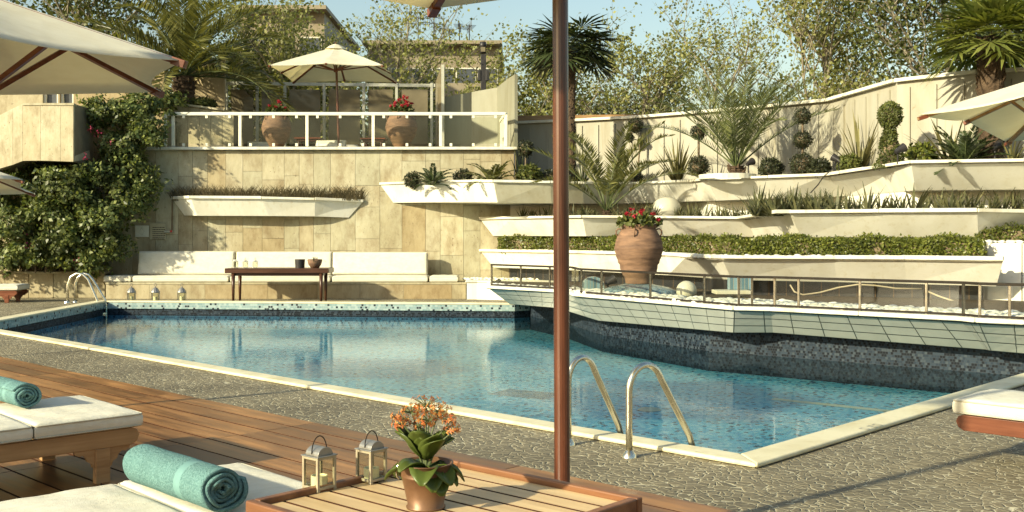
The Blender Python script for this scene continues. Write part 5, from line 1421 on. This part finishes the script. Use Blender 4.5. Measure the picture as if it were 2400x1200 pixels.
# cladding strips: front face split in slabs
mb = MB(); xs = [-255, -190, -120, -55, -5, 30, 53, 95, 142, 171.5]
def top_y(x): return 272 if x <= -5 else (272-(x+5)*29/58 if x < 53 else 243)
def bot_y(x): return 396 if x <= 0 else (398-(x)*23/58 if x < 58 else 375+(x-58)*4/114)
for a, b in zip(xs, xs[1:]):
    a2, b2 = a+.25, b-.25; mb.prism([Q(a2, bot_y(a2), BYy-.03), Q(b2, bot_y(b2), BYy-.03), Q(b2, top_y(b2), BYy-.03), Q(a2, top_y(a2), BYy-.03)], (0, .04, 0))
mb.build('stone_cladding', M['concrete'], t, world=True, fixn=True)
mb = MB(); a, b, c, d = Q(172.3, 379, BYy-.03), Q(212, 372, BYy+.9), Q(196, 258, BYy+.9), Q(172.3, 243, BYy-.03)
mb.prism([a, b, c, d], (-.05, .06, 0)); mb.build('side_slab', M['concrete'], t, world=True, fixn=True)
mb = MB(); mb.prism([Q(53, 241.5, BYy-.05), Q(173, 241.5, BYy-.05), Q(200, 256, BYy+.9), Q(60, 256, BYy+.9)], (0, 0, -.05)); mb.build('top_slab', M['trav'], t, world=True, fixn=True)
t = thing('hotel_building', 'weathered beige house wall with windows behind the balcony block', 'building', Q(100, 350, 27))
HYy = 26.6
z1 = Zq(150, HYy)
def hole_wall(mb, xa, xb, za, zb_, y, wins):
    cuts = sorted({xa, xb, *[w[0] for w in wins], *[w[1] for w in wins]})
    for a, b in zip(cuts, cuts[1:]):
        w = [q for q in wins if q[0] <= a+1e-6 and q[1] >= b-1e-6]
        if w: q = w[0]; mb.box(((a+b)/2, y+.15, (za+q[2])/2), (b-a, .3, q[2]-za)); mb.box(((a+b)/2, y+.15, (q[3]+zb_)/2), (b-a, .3, zb_-q[3]))
        else: mb.box(((a+b)/2, y+.15, (za+zb_)/2), (b-a, .3, zb_-za))
wins = [(X(100, HYy), X(136, HYy), Zq(262, HYy), Zq(170, HYy)), (X(140, HYy), X(172, HYy), Zq(262, HYy), Zq(170, HYy))]
mb = MB(); hole_wall(mb, X(-420, HYy), X(385, HYy), TZ-3.6, z1, HYy, wins); mb.build('wall', M['trav_warm'], t, world=True)
for xa, xb, za, zb2 in wins:
    mb = MB(); 
    for p, q in (((xa+.03, za), (xa+.03, zb2)), ((xb-.03, za), (xb-.03, zb2)), ((xa, za+.03), (xb, za+.03)), ((xa, zb2-.03), (xb, zb2-.03))): mb.beam((p[0], HYy+.10, p[1]), (q[0], HYy+.10, q[1]), .06, .06)
    w = mb.build('window', M['cream_metal'], t, world=True); mb = MB(); mb.box(((xa+xb)/2, HYy+.14, (za+zb2)/2), (xb-xa, .01, zb2-za)); mb.build('pane', M['bldg_dark'], w, world=True)
# creeper
g = np.random.default_rng(12); t = thing('creeper', 'large leafy bougainvillea climbing the wall above the low planter', 'creeper', (X(170, 25.2), 25.2, .6))
# lobes given in photo space at depth: (px, py, Y, rx, ry, rz metres)
lobes = [(285, 270, 25.05, .95, .45, .45), (340, 245, 25.35, .75, .35, .30), (240, 250, 25.1, .55, .4, .3), (395, 230, 26.6, .35, .5, .35), (300, 340, 25.0, .75, .42, .55), (330, 300, 25.1, .65, .4, .5), (275, 420, 24.8, .80, .52, .65), (320, 440, 25.0, .55, .42, .55), (250, 500, 24.6, .80, .6, .55), (160, 420, 24.6, .75, .7, .45), (100, 430, 24.7, .8, .7, .45), (20, 450, 24.8, .9, .7, .55), (-60, 470, 24.8, .9, .7, .7),
         (60, 520, 24.5, .9, .7, .6), (150, 510, 24.4, .8, .6, .6), (215, 560, 24.6, .7, .55, .5), (230, 605, 24.7, .55, .45, .30), (130, 590, 24.6, .7, .55, .45), (40, 590, 24.6, .8, .55, .45), (-50, 570, 24.7, .9, .6, .6), (185, 460, 24.4, .55, .5, .5), (270, 560, 24.8, .35, .4, .35), (330, 390, 25.1, .4, .35, .45), (110, 395, 25.0, .6, .5, .25)]
pts = []; nr = []
def clump(P_):
    x, y, z = P_[:, 0], P_[:, 1], P_[:, 2]
    return np.sin(x*4.6+1.2*np.sin(z*2.1))*np.sin(z*5.3+x*1.3+.7)+.6*np.sin(x*10.5+z*4+2)*np.sin(z*11.5-x*3)
for (px, py, Y, a, b, c) in lobes:
    n = int(3300*(a*c)**.75/.45*.55); d = rvec(n, g); d[:, 1] -= .45; d /= np.linalg.norm(d, axis=1, keepdims=True)
    rr_ = (.50+.5*g.random(n)**.75)[:, None]; wob = 1+.18*np.sin(d[:, :1]*9+px)+.15*np.sin(d[:, 2:]*8+py)
    cc = np.array(Q(px, py, Y)); pp_ = cc+d*rr_*wob*np.array([a, b, c]); k = clump(pp_)
    keep = (k > -.35+.5*(g.random(n)-.5)) | (rr_[:, 0] < .68)
    pp_ = pp_+d*(.17*np.clip(k, -.6, 1.2))[:, None]; pp_[:, 2] -= .05*np.clip(k, 0, 1)
    pts.append(pp_[keep]); nr.append((d+np.array([0, -.2, .5]))[keep])
pts = np.concatenate(pts); nr = np.concatenate(nr)
# stray shoots hanging out of the mass
sh = []
for k_ in range(70):
    b_ = pts[g.integers(0, len(pts))]; L_ = .25+.35*g.random(); dv = np.array([g.normal()*.5, -.5*g.random(), .2+.5*g.normal()])
    for j_ in range(14): sh.append(b_+dv*L_*(j_/13)+np.array([0, 0, -.35*L_*(j_/13)**2])+g.normal(size=3)*.025)
sh = np.array(sh); pts = np.concatenate([pts, sh]); nr = np.concatenate([nr, np.tile([0, -.4, .6], (len(sh), 1))])
np_obj('foliage', leaves(pts, .108, g, .58, .35, nr), None, M['leaf_vine'], t, world=True)
st = MB()
for k in range(46):
    a = Q(20+g.random()*230, 640, 25.25+.2*g.random()); e = pts[g.integers(0, len(pts))]; e = Vector(e)+Vector((0, .35, 0)); m1 = a.lerp(e, .4)+Vector((g.normal()*.15, 0, .4)); st.tube([a, m1, e], [.022, .015, .006], 5)
for x in (88, 112, 124): st.tube([Q(x-6, 640, 24.6), Q(x+3, 560, 24.55), Q(x+2, 500, 24.5)], [.014, .012, .008], 6)
st.build('stems', M['stem'], t, world=True)
bc = []
for px, py in ((212, 302), (202, 364), (230, 315), (55, 548), (70, 575), (175, 610), (260, 330)):
    c = np.array(Q(px, py, 24.05)); bc.append(leaves(c+g.normal(size=(8, 3))*.04, .05, g, .9))
np_obj('flowers', np.concatenate(bc), None, M['pink'], t, world=True)
# dark wall behind the lower creeper so no light leaks (the wall runs on behind the balcony)
t = thing('shaded_wall', 'shaded stone wall hidden behind the creeper under the balcony', 'wall', (-15.5, 25.7, 0))
mb = MB(); mb.box((-18.6, 26.0, TZ/2), (13.0, .6, TZ)); mb.build('masonry', M['trav_warm'], t, world=True)
# notices on the wall
t = thing('pool_notice', 'white notice board with a faint diagram on the travertine wall', 'sign', Q(333, 542, 25.55), 0, 'notices on the travertine wall')
NY = 25.54
mb = MB(); mb.box(tuple(Q(333, 542, NY)), (32*NY/F, .02, 27*NY/F)); mb.build('board', M['paper'], t, world=True, bevel=.003)
mb = MB(); c = Q(332, 543, NY-.0125)
sq = [c+Vector((.07*math.cos(a), 0, .085*math.sin(a))) for a in (R(100), R(10), R(-80), R(-170), R(100))]; mb.tube(sq, .003, 4)
mb.tube([c+Vector((.01, 0, .12)), c+Vector((-.02, 0, .08)), c+Vector((.05, 0, .07)), c+Vector((.01, 0, .12))], .003, 4); mb.build('drawing', M['ink_soft'], t, world=True)
t = thing('pool_notice', 'tan notice board with lines of small dark text on the travertine wall', 'sign', Q(370, 543, 25.55), 0, 'notices on the travertine wall')
mb = MB(); mb.box(tuple(Q(370, 542, NY)), (38*NY/F, .02, 38*NY/F)); mb.build('board', M['paper_tan'], t, world=True, bevel=.003)
mb = MB(); gg = random.Random(6)
for y in (533, 538, 543, 547.5, 552, 556, 560):
    x = 357.5
    while x < 384: 
        w = 1.2+gg.random()*3; mb.box(tuple(Q(x+w/2, y, NY-.012)), (w*NY/F, .004, 1.9*NY/F)); x += w+.8
mb.build('lettering', M['ink'], t, world=True)
mb = MB(); mb.box(tuple(Q(286, 558, 25.54)), (.10, .03, .08)); setp(mb.build('socket_box', M['cap'], bevel=.006), 'small white socket box on the wall beside the creeper', 'socket')

# ================================================================== table and lanterns behind the pool
TYf, TYb = 23.35, 24.1
t = thing('long_table', 'long dark wooden table with tapered legs in front of the bench', 'table', (X(648, 23.7), 23.7, 0))
zt = Zq(629, 23.35); mb = MB(); x0, x1 = X(526, 23.35), X(770, 23.35)
mb.box(((x0+x1)/2, 23.72, zt-.055), (x1-x0, .72, .11)); mb.build('table_top', M['darkwood_gapshade'], t, world=True, bevel=.008)
mb = MB(); mb.box(((x0+x1)/2, 23.72, zt-.14), (x1-x0-.35, .55, .07)); mb.build('apron', M['darkwood_gapshade'], t, world=True)
for sx in (0, 1):
    for y in (23.42, 24.0):
        x = (x0+.18) if sx == 0 else (x1-.18); x += (.0 if y < 23.6 else .0)
        mb = MB(); mb.tube([(x, y, zt-.105), (x+(.0), y, .0)], [.045, .026], 10); mb.build('leg', M['darkwood_gapshade'], t, world=True, smooth=True)
zt0 = zt+.001
def bottle(label, x, Y): 
    t = lantern(label, (X(x, Y), Y, zt0), .4, .11, .14, 'white lanterns on the long table', 'cap', 'cap'); return t
bottle('white lantern at the left end of the long dark table', 552, 23.75); bottle('white lantern second from the left on the long dark table', 575, 23.62); bottle('white lantern nearest the middle of the long dark table', 598, 23.62)
t = thing('dark_bucket', 'black cylindrical bucket on the long dark table', 'bucket', (X(703, 23.6), 23.6, zt0)); mb = MB(); mb.lathe([(.001, .006), (.105, .0), (.115, .20), (.107, .20), (.098, .02), (.001, .02)], 24); mb.build('vessel', M['black'], t, smooth=False)
t = thing('wooden_bowl', 'rough reddish bowl beside the black bucket on the long table', 'bowl', (X(738, 23.6), 23.6, zt0)); mb = MB(); mb.lathe([(.001, .0), (.09, .0), (.145, .08), (.168, .17), (.16, .20), (.145, .2), (.13, .10), (.001, .05)], 28); mb.build('vessel', M['terra'], t, smooth=True)
sword_plant('table_plant', 'dark sprouting plant in the reddish bowl on the long table', (X(738, 23.6), 23.6, zt0+.10), 9, .30, 77, 'leaf_fan', .035, (.6, 1.4), droop=1.8, ring=.12)
for x, lab in ((308, 'silver glass lantern at the left of three by the bench'), (364, 'silver glass lantern in the middle of three by the bench'), (426, 'silver glass lantern at the right of three by the bench')):
    Y = 23.75; t = thing('pool_lantern', lab, 'lantern', (X(x, Y), Y, 0), .5, 'silver lanterns by the bench')
    w, h = .17, .20; fr = MB()
    for sx in (-1, 1):
        for sy in (-1, 1): fr.box((sx*w/2*.92, sy*w/2*.92, h/2), (.014, .014, h))
    for z in (.008, h):
        for s in (-1, 1): fr.box((0, s*w/2*.92, z), (w, .016, .016)); fr.box((s*w/2*.92, 0, z), (.016, w, .016))
    fr.box((0, 0, .006), (w, w, .01)); fr.build('frame', M['lantern_top'], t)
    rf = MB(); rf.lathe([(w*.66, h+.008), (w*.60, h+.03), (w*.46, h+.07), (w*.26, h+.11), (w*.10, h+.12), (w*.09, h+.145), (.001, h+.15)], 12); rf.build('roof', M['lantern_top'], t)
    rg = MB(); rg.tube([(.032*math.cos(a), 0, h+.175+.032*math.sin(a)) for a in [2*math.pi*k/14 for k in range(15)]], .006, 6); rg.build('ring', M['lantern_top'], t)
    for k in range(4):
        a = k*math.pi/2; gm = MB(); c = Matrix.Rotation(a, 3, 'Z') @ Vector((w/2*.92, 0, h/2)); gm.box(c, (.004, w*.85, h*.9), rz=a); gm.build('pane', M['glass'], t)
    candle(lab.replace('silver glass lantern', 'cream candle inside the lantern'), (X(x, Y), Y, .013), .045, .10, 'candles in the silver lanterns')

# ================================================================== far buildings and antennas
def block(name, label, xa, xb, ya, Y, depth, floors, nwin, ybot=420):
    t = thing(name, label, 'building', (X((xa+xb)/2, Y), Y, 0)); x0, x1, z = X(xa, Y), X(xb, Y), Zq(ya, Y)
    wins = []; fh = 3.1
    for f in range(floors):
        zt_ = z-1.4-f*fh
        for k in range(nwin):
            c = x0+(x1-x0)*(k+.5)/nwin; wins.append((c-.65, c+.65, zt_-1.5, zt_))
    mb = MB(); mb.box(((x0+x1)/2, Y+depth/2+.3, z/2), (x1-x0, depth, z)); mb.build('wall', M['bldg'], t, world=True)
    for f in range(floors):
        zt_ = z-1.4-f*fh; mb = MB(); mb.box(((x0+x1)/2, Y-.35, zt_-2.1), (x1-x0-.5, 1.2, .18)); mb.box(((x0+x1)/2, Y-.92, zt_-1.6), (x1-x0-.5, .06, .9)); mb.build('balcony', M['bldg'], t, world=True)
    mb = MB(); mb.box(((x0+x1)/2, Y+depth/2, z+.1), (x1-x0+.5, depth+1.2, .22)); mb.build('roof', M['bldg'], t, world=True)
    for a, b, c, d in wins:
        mb = MB(); mb.box(((a+b)/2, Y+.28, (c+d)/2), (b-a, .1, d-c)); w = mb.build('window', M['cap'], t, world=True); mb = MB(); mb.box(((a+b)/2, Y+.215, (c+d)/2), (b-a-.16, .05, d-c-.16)); mb.build('pane', M['bldg_dark'], w, world=True)
    return t
block('apartment_block', 'tall beige apartment block partly hidden by trees left of the terrace parasol', 560, 758, 26, 58, 12, 3, 3)
block('apartment_block', 'long beige apartment block with flat roof and antennas behind the terrace', 862, 1168, 106, 66, 12, 3, 6)
ay = 66.5
for i, (x, y, lab) in enumerate([(955, 62, 'short bare antenna mast left of the tallest aerials'), (980, 38, 'tall tv antenna with two cross bars'), (1017, 37, 'tallest tv antenna standing near the centre of the flat roof'), (1040, 62, 'thin tv antenna right of the tallest aerial'), (1053, 68, 'short tv antenna between two thin aerials'), (1077, 55, 'tv antenna with small dipoles towards the right of the roof'), (1100, 58, 'rightmost tv antenna on the flat roof')]):
    zb0 = Zq(106, 66)+.2; h = Zq(y, ay)-zb0; t = thing('tv_antenna', lab, 'antenna', (X(x, ay), ay, zb0), .3*i, 'antennas on the flat roof')
    mb = MB(); mb.tube([(0, 0, -.1), (0, 0, h)], .035, 6); mb.build('mast', M['black'], t)
    if i not in (0,):
        mb = MB()
        for k, zz in enumerate((h*.95, h*.72) if i in (1, 2) else (h*.85,)):
            mb.tube([(-.8, 0, zz), (.8, 0, zz)], .02, 4)
            for q in range(6): mb.tube([(-.75+q*.3, -.3, zz), (-.75+q*.3, .3, zz)], .014, 4); mb.tube([(-.75+q*.3, 0, zz-.28), (-.75+q*.3, 0, zz+.28)], .014, 4)
        mb.build('aerial', M['black'], t)

# ================================================================== trees behind
def tr(label, px, Y, ytop, seed, **kw):
    h = Zq(ytop, Y); broad_tree(kw.pop('name', 'poplar_tree'), label, (X(px, Y), Y, 0), h, seed, **kw)
tr('dense dark tree filling the gap above the left parasol', 185, 36, -150, 101, nleaf=10500, leaf='leaf_dark', lsize=.15, dens=.9, spread=.42, name='broadleaf_tree')
tr('dark bushy tree behind the arching date palm', 545, 37, 40, 102, nleaf=10500, leaf='leaf_dark', lsize=.125, dens=.9, spread=.38, name='broadleaf_tree')
tr('leafy poplar in front of the tall apartment block', 690, 38, 60, 103, nleaf=9500, lsize=.125, spread=.42)
tr('open branched poplar leaning right above the terrace parasol', 800, 39, 0, 104, nleaf=5250, lsize=.125, spread=.42, lean=(.16, 0))
tr('low leafy poplar behind the smoked wind screens', 960, 41, 190, 105, nleaf=7500, lsize=.125, spread=.5)
tr('yellow green poplar behind the dark floodlight mast', 1140, 38, 185, 106, nleaf=8000, lsize=.125, spread=.5)
tr('yellow green poplar behind the slim dark fan palm', 1275, 40, 120, 107, nleaf=6300, lsize=.125, spread=.42)
tr('wide poplar with visible forked limbs right of the umbrella pole', 1470, 39, 75, 108, nleaf=7350, lsize=.125, spread=.55)
tr('thin poplar with pale slanting limbs left of the large feather palm', 1650, 41, 40, 109, nleaf=4200, lsize=.125, spread=.45, lean=(.14, 0))
tr('tall full poplar above the three tier topiary', 1925, 36, -40, 110, nleaf=9100, lsize=.125, spread=.40)
tr('loose poplar between the tall full poplar and the shaggy fan palm', 2090, 38, 175, 111, nleaf=3500, lsize=.125, spread=.45)
tr('dense green tree behind the shaggy fan palm', 2290, 32, -160, 112, nleaf=14875, leaf='leaf_dark', lsize=.125, dens=.95, spread=.45, name='broadleaf_tree')
tr('low poplar behind the white fence in the middle', 1770, 42, 225, 113, nleaf=5250, lsize=.125, spread=.55)
tr('low poplar behind the fence right of the umbrella pole', 1385, 43, 205, 114, nleaf=5600, lsize=.125, spread=.55)
tr('low poplar behind the smoked screens left of the terrace parasol', 600, 42, 130, 115, nleaf=8500, lsize=.125, spread=.5)

# ================================================================== foreground
ax_ = Vector((.72, .69)).normalized(); wv = Vector((-ax_.y, ax_.x))
def foot_mid(corner, W): return (corner[0]+wv.x*W/2, corner[1]+wv.y*W/2)
W1 = .98
lounger('sun_lounger', 'wooden sun lounger with thick white cushions at the left edge', foot_mid((-2.30, 6.46), W1), ax_, W1, 2.1, .43, (.66, .70, .72))
F2c = Vector((-1.33, 5.06)); fm = F2c-wv*.46
lounger('sun_lounger', 'white cushioned sun lounger in front, beside the slatted table', (fm.x, fm.y), ax_, .92, 2.1, .43, (.62, .72, .74))
axr = Vector((-.70, .71)).normalized(); wr_ = Vector((-axr.y, axr.x))
cmid = (P(2240, 930, .43).xy+P(2312, 907, .43).xy)/2
lounger('sun_lounger', 'sun lounger with red brown frame cut off by the right edge', (cmid.x, cmid.y), axr, .68, 2.0, .43, (.70, .65, .65), wood='mahog', T=.11, leg_x=.95)
fl_ = P(42, 711).xy
lounger('sun_lounger', 'far sun lounger cut off by the left edge near the low wall', (X(51, 23.4), 23.5), Vector((1, .05)), .66, 1.9, .41, (.6, .6, .65), wood='mahog', T=.13)
def rzv(v): return math.atan2(v[1], v[0])
tc = (P(92, 930, .525)+P(-48, 898, .525))/2; towel_roll('rolled turquoise towel on the left sun lounger', (tc.x, tc.y, .43+.086), rzv((P(92, 930, .52)-P(0, 905, .52)).xy), .092, .62)
ta, tb_ = P(520, 1147, .525), P(338, 1086, .525); tc = (ta+tb_)/2; towel_roll('large rolled turquoise towel on the front sun lounger beside the table', (tc.x, tc.y, .43+.098), rzv((ta-tb_).xy), .104, (ta-tb_).xy.length+.02)

# slatted table
TH = .60
Lc, Bc, Rc = P(565, 1152, TH), P(1040, 1069, TH), P(1507, 1164, TH)
u = (Rc-Bc); v0 = (Lc-Bc); v = Vector((u.y, -u.x, 0)).normalized()*v0.length*1.06; v = v if v.dot(v0) > 0 else -v; Lc = Bc+v; Nc = Lc+Rc-Bc; cen = (Lc+Rc)/2
t = thing('slatted_table', 'low pale slatted wooden table with raised rim in the foreground', 'table', (cen.x, cen.y, 0), rzv(u.xy))
U, Vv = u.xy.length, v.xy.length
lip_h, lip_w, drop = .022, .035, .06
for s in (-1, 1):
    mb = MB(); mb.box((0, s*(Vv/2-lip_w/2), TH-drop/2), (U, lip_w, drop)); mb.build('rim', M['teak_red'], t, bevel=.006)
    mb = MB(); mb.box((s*(U/2-lip_w/2), 0, TH-drop/2), (lip_w, Vv-2*lip_w-.002, drop)); mb.build('rim', M['teak_red'], t, bevel=.006)
n = 9; pitch = (Vv-2*lip_w)/n
for k in range(n):
    mb = MB(); mb.box((0, -Vv/2+lip_w+pitch*(k+.5), TH-lip_h-.009), (U-2*lip_w-.004, pitch-.014, .018)); mb.m[-6:] = [1, 0, 1, 1, 1, 1]; o = mb.build('slat', [M['teak'], M['darkwood_gapshade']], t)  # slat sides coloured dark to stand for shade between the slats
mb = MB()
for s in (-1, 0, 1): mb.box((s*U*.32, 0, TH-lip_h-.033), (.06, Vv-2*lip_w-.006, .026))
mb.build('cross_bars', M['darkwood_gapshade'], t)
for sx in (-1, 1):
    for sy in (-1, 1):
        mb = MB(); mb.box((sx*(U/2-.10), sy*(Vv/2-.10), (TH-drop)/2), (.06, .06, TH-drop-.002)); mb.build('leg', M['teak_mid'], t, bevel=.004)
zt = TH-lip_h
la = P(746, 1150, zt); lb = P(869, 1131, zt)
rzl = rzv((Rc-Bc).xy)+R(2)
lantern('white candle lantern nearest the left corner of the slatted table', tuple(la+Vector((0, .02, .001))), rzl, .090, .118)
lantern('white candle lantern beside the flower pot on the slatted table', tuple(lb+Vector((0, .02, .001))), rzl, .086, .116)
candle('cream candle inside the left lantern on the slatted table', (la.x, la.y+.02, zt+.0135), .031, .040, 'candles in the white lanterns')
candle('cream candle inside the lantern beside the flower pot', (lb.x, lb.y+.02, zt+.0135), .030, .040, 'candles in the white lanterns')
pc = P(998, 1192, zt); pc.y += .015; pc.x = X(998, pc.y); pz = zt+.001
kpx = pc.y/F; ph = 106*kpx; rt, rb_ = 63*kpx, 42*kpx
t = thing('flower_pot', 'copper coloured metal flower pot on the slatted table', 'flower pot', (pc.x, pc.y, pz))
mb = MB(); mb.lathe([(.001, .0), (rb_*1.08, 0), (rb_*1.10, .006), (rb_, .010), (rb_+(rt-rb_)*.70, ph*.70), (rb_+(rt-rb_)*.72+.0025, ph*.715), (rb_+(rt-rb_)*.74, ph*.73), (rt*.985, ph*.97), (rt*1.03, ph*.985), (rt*1.03, ph), (rt*.95, ph), (rt*.88, ph*.85), (.001, ph*.84)], 40); mb.build('vessel', M['pot'], t, smooth=True)
for s in (-1,):
    mb = MB(); mb.tube([(s*(rt*.97+.012*math.sin(a)), -.012+.0, ph*.80+.024*math.cos(a)) for a in [math.pi*k/8 for k in range(9)]], .0022, 6); mb.build('handle', M['steel'], t)
# kalanchoe
g = np.random.default_rng(3)
t = thing('kalanchoe', 'orange flowering kalanchoe growing in the copper pot', 'flowers', (pc.x, pc.y, pz+ph*.86))
def kal_leaf(base, d, L, W, droop):
    n = 7; m = 4; d = Vector(d).normalized(); sd = d.cross(Vector((0, 0, 1))).normalized(); rows = []; p = Vector(base)
    for i in range(n+1):
        s = i/n; wd = W*.5*math.sin(math.pi*min(.97, s*.92+.06))**.75
        upv = sd.cross(d); row = [p+sd*wd*q+upv*(abs(q)**1.6*wd*.35+.004*math.sin(6*s*q)) for q in (-1, -.5, 0, .5, 1)]; rows.append(row)
        d = (d+Vector((0, 0, -droop/n))).normalized(); p = p+d*L/n
    return rows
for k in range(24):
    az = k*2.4+.5*g.normal(); low = k < 12; L = (.135 if low else .12)*(.85+.35*g.random()); e = (.15+.5*g.random()) if low else (.8+.4*g.random())
    if k == 0: az, e, L = -1.0, .1, .13
    if k == 1: az, e, L = -.1, .2, .12
    if k == 2: az, e, L = -2.3, .85, .12
    b = (.015*math.cos(az), .015*math.sin(az), .0 if low else .035)
    rows = kal_leaf(b, (math.cos(az)*math.cos(e), math.sin(az)*math.cos(e), math.sin(e)), L, L*.68, 1.5 if low else .6)
    mb = MB(); vs = [p for r_ in rows for p in r_]; mb.add(vs, [(i*5+j, i*5+j+1, (i+1)*5+j+1, (i+1)*5+j) for i in range(7) for j in range(4)]); o = mb.build('leaf', M['leaf_kal'], t, smooth=True); o.modifiers.new('thickness', 'SOLIDIFY').thickness = .0025
stm = MB(); fls = []; gr = []
kp = kpx
heads = [(0, .235, .062), (-.055, .205, .05), (.045, .215, .052), (-.085, .165, .045), (.015, .19, .05), (-.025, .165, .04), (.095, .15, .038), (.085, .185, .035), (-.095, .19, .03)]
for hx, hz, hr in heads:
    top_ = Vector((hx, .03*g.normal(), hz-.02)); b = Vector((hx*.12, 0, .01)); m_ = b.lerp(top_, .55)+Vector((-hx*.15, 0, .01)); stm.tube([b, m_, top_], [.0035, .003, .0025], 6)
    for q in range(int(30*hr/.05)):
        dv = rvec(1, g)[0]; c = np.array(top_)+dv*np.array([hr, hr, hr*.55])*(.5+.5*g.random())+np.array([0, 0, .01]); 
        stm.tube([top_, Vector(c)], .0012, 4, cap=False)
        out = c-np.array(top_); out /= np.linalg.norm(out)+1e-6; a = np.cross(out, [0, .3, 1]); a /= np.linalg.norm(a); bb = np.cross(out, a)
        for w in range(4):
            th = w*math.pi/2+g.random()*.4; dd_ = a*math.cos(th)+bb*math.sin(th); si = -a*math.sin(th)+bb*math.cos(th); l = .0085*(.8+.4*g.random())
            fls.append([c, c+dd_*l*.6+si*l*.35+out*.002, c+dd_*l*1.15+out*.001, c+dd_*l*.6-si*l*.35+out*.002])
stm.build('stems', M['greenstem'], t)
np_obj('blossoms', np.array(fls), None, M['orange'], t)

# ladders
pole_ladder('pool_ladder', 'near steel pool ladder with two tall arched handrails', (.805, 7.10), (1.262, 7.36), (.41, 7.52), (.80, 7.80), .625, .0235)
pole_ladder('pool_ladder', 'far steel pool ladder in the left corner of the pool', (X(160, 23.35), 23.35), (-9.20, 23.22), (X(178, 24.0), 24.0), (-9.22, 23.30), .68, .034, rungs=(-.13, -.45)) if False else None
t = thing('pool_ladder', 'far steel pool ladder in the left corner of the pool', 'pool ladder', (-10, 23.3, 0))
for bx, by, bY, w in (([(158, 708), (159, 668), (166, 649), (180, 641), (194, 643), (206, 654), (228, 704), (230, 716), (230, 780)], 0, 23.2, 0), ([(176, 705), (177, 664), (183, 650), (196, 641), (208, 644), (218, 656), (246, 702), (249, 714), (249, 775)], 0, 23.32, 0)):
    pts = []
    for i, (x, y) in enumerate(bx):
        Yp = bY; pts.append(Q(x, y, Yp))
    pts[0].z = 0.0; pts[-1].z = FZ+.05
    mb = MB(); mb.tube(pts, .030, 12); h = mb.build('handrail', M['steel'], t, world=True, smooth=True)
    mb = MB(); mb.lathe([(.032, .06), (.07, .03), (.08, .001)], 16, tuple(pts[0])); mb.build('flange', M['steel'], h, world=True)
for z in (735, 790):
    mb = MB(); a, b = Q(230, z, 23.2), Q(249, z-1, 23.32); mb.beam(a, b, .08, .03); mb.build('rung', M['steel'], t, world=True)

# worn depth marking painted on the right coping
c0_ = P(2040, 1000, .0405); dm = (Vector(pool[1])-Vector(pool[0])).normalized(); nm = Vector((dm.y, -dm.x)); mb = MB()
def stroke(a0, b0, a1, b1):
    a = c0_.xy+dm*a0+nm*b0; b = c0_.xy+dm*a1+nm*b1; d = (b-a).normalized(); n_ = Vector((-d.y, d.x))*.005
    mb.quad((*(a-n_), .0408), (*(b-n_), .0408), (*(b+n_), .0408), (*(a+n_), .0408))
for x0 in (-.13, .0, .09):
    for st_ in ((0, -.03, .05, -.03), (.05, -.03, .05, .03), (.05, .03, 0, .03), (0, .03, 0, -.03)): stroke(x0+st_[0], st_[1], x0+st_[2], st_[3])
stroke(.0, 0, .05, 0); stroke(-.05, .028, -.04, .03)
setp(mb.build('depth_marking', M['ink_soft']), 'faint worn depth marking painted on the right pool coping', 'marking')
# parasols of the pool deck
umbrella('garden_umbrella', 'large cream parasol filling the upper left corner', (-4.51, 8.36), 2.90, 3.56, [(R(-6.2+60*k), 1.94, 0) for k in range(6)], 0, pole_r=.0375, hubz=2.54, sag=.067, scallop=.10, rib=(.056, .044))
umbrella('garden_umbrella', 'parasol with a long red brown pole rising through the middle', (.237-.012, 4.9), 3.08, 3.62, [(R(112+60*k), 2.0, 0) for k in range(6)], 0, pole_r=.0375, hubz=2.80, sag=.05, rib=(.05, .04), pole_lean=(-.004, 0), tilt=(.10, 0))
umbrella('garden_umbrella', 'small cream parasol tip at the left edge in front of the creeper', (-7.34, 12.36), 2.183, 2.69, [(R(-9.4+60*k), 1.64, 0) for k in range(6)], 0, tilt=(-.02, -.072))
umbrella('garden_umbrella', 'cream parasol cut off by the right edge above the planters', (4.45, 8.0), 2.43, 2.86, [(R(180-45*k*-1), 1.30 if k % 2 == 0 else .93, 0 if k % 2 == 0 else .08) for k in range(8)], 0, tilt=(-.02, -.05), wood='teak_mid', scallop=.04)

# ================================================================== light and camera
SUN = Vector((-.74, -.55, .39)).normalized()
w = bpy.data.worlds.new('World'); sc.world = w; w.use_nodes = True
nt = w.node_tree; sky = nt.nodes.new('ShaderNodeTexSky'); sky.sky_type = 'NISHITA'; sky.sun_disc = False
sky.sun_elevation = math.asin(SUN.z); sky.sun_rotation = math.atan2(SUN.x, SUN.y); sky.altitude = 0; sky.air_density = 1.7; sky.dust_density = 1.8; sky.ozone_density = 2.6
bg = nt.nodes['Background']; nt.links.new(sky.outputs[0], bg.inputs[0]); bg.inputs[1].default_value = .09
l = bpy.data.lights.new('sun', 'SUN'); l.energy = 4.1; l.angle = R(1.2); l.color = (1.0, .91, .635)
lo = bpy.data.objects.new('sun', l); col.objects.link(lo); lo.rotation_euler = (-SUN).to_track_quat('-Z', 'Y').to_euler()
cam = bpy.data.cameras.new('camera'); co = bpy.data.objects.new('camera', cam); col.objects.link(co); sc.camera = co
co.location = (0, 0, CH); co.rotation_euler = (R(90), 0, 0); cam.sensor_width = 36; cam.lens = 36*F/2400; cam.shift_y = -(600-HZ)/2400; cam.clip_start = .05; cam.clip_end = 3000
sc.view_settings.view_transform = 'Standard'; sc.view_settings.look = 'None'; sc.view_settings.exposure = 1.1; sc.view_settings.gamma = 1.0
cy = sc.cycles; cy.max_bounces = 8; cy.transparent_max_bounces = 24; cy.use_denoising = True; cy.sample_clamp_indirect = 6.0
cy.caustics_reflective = False; cy.caustics_refractive = False
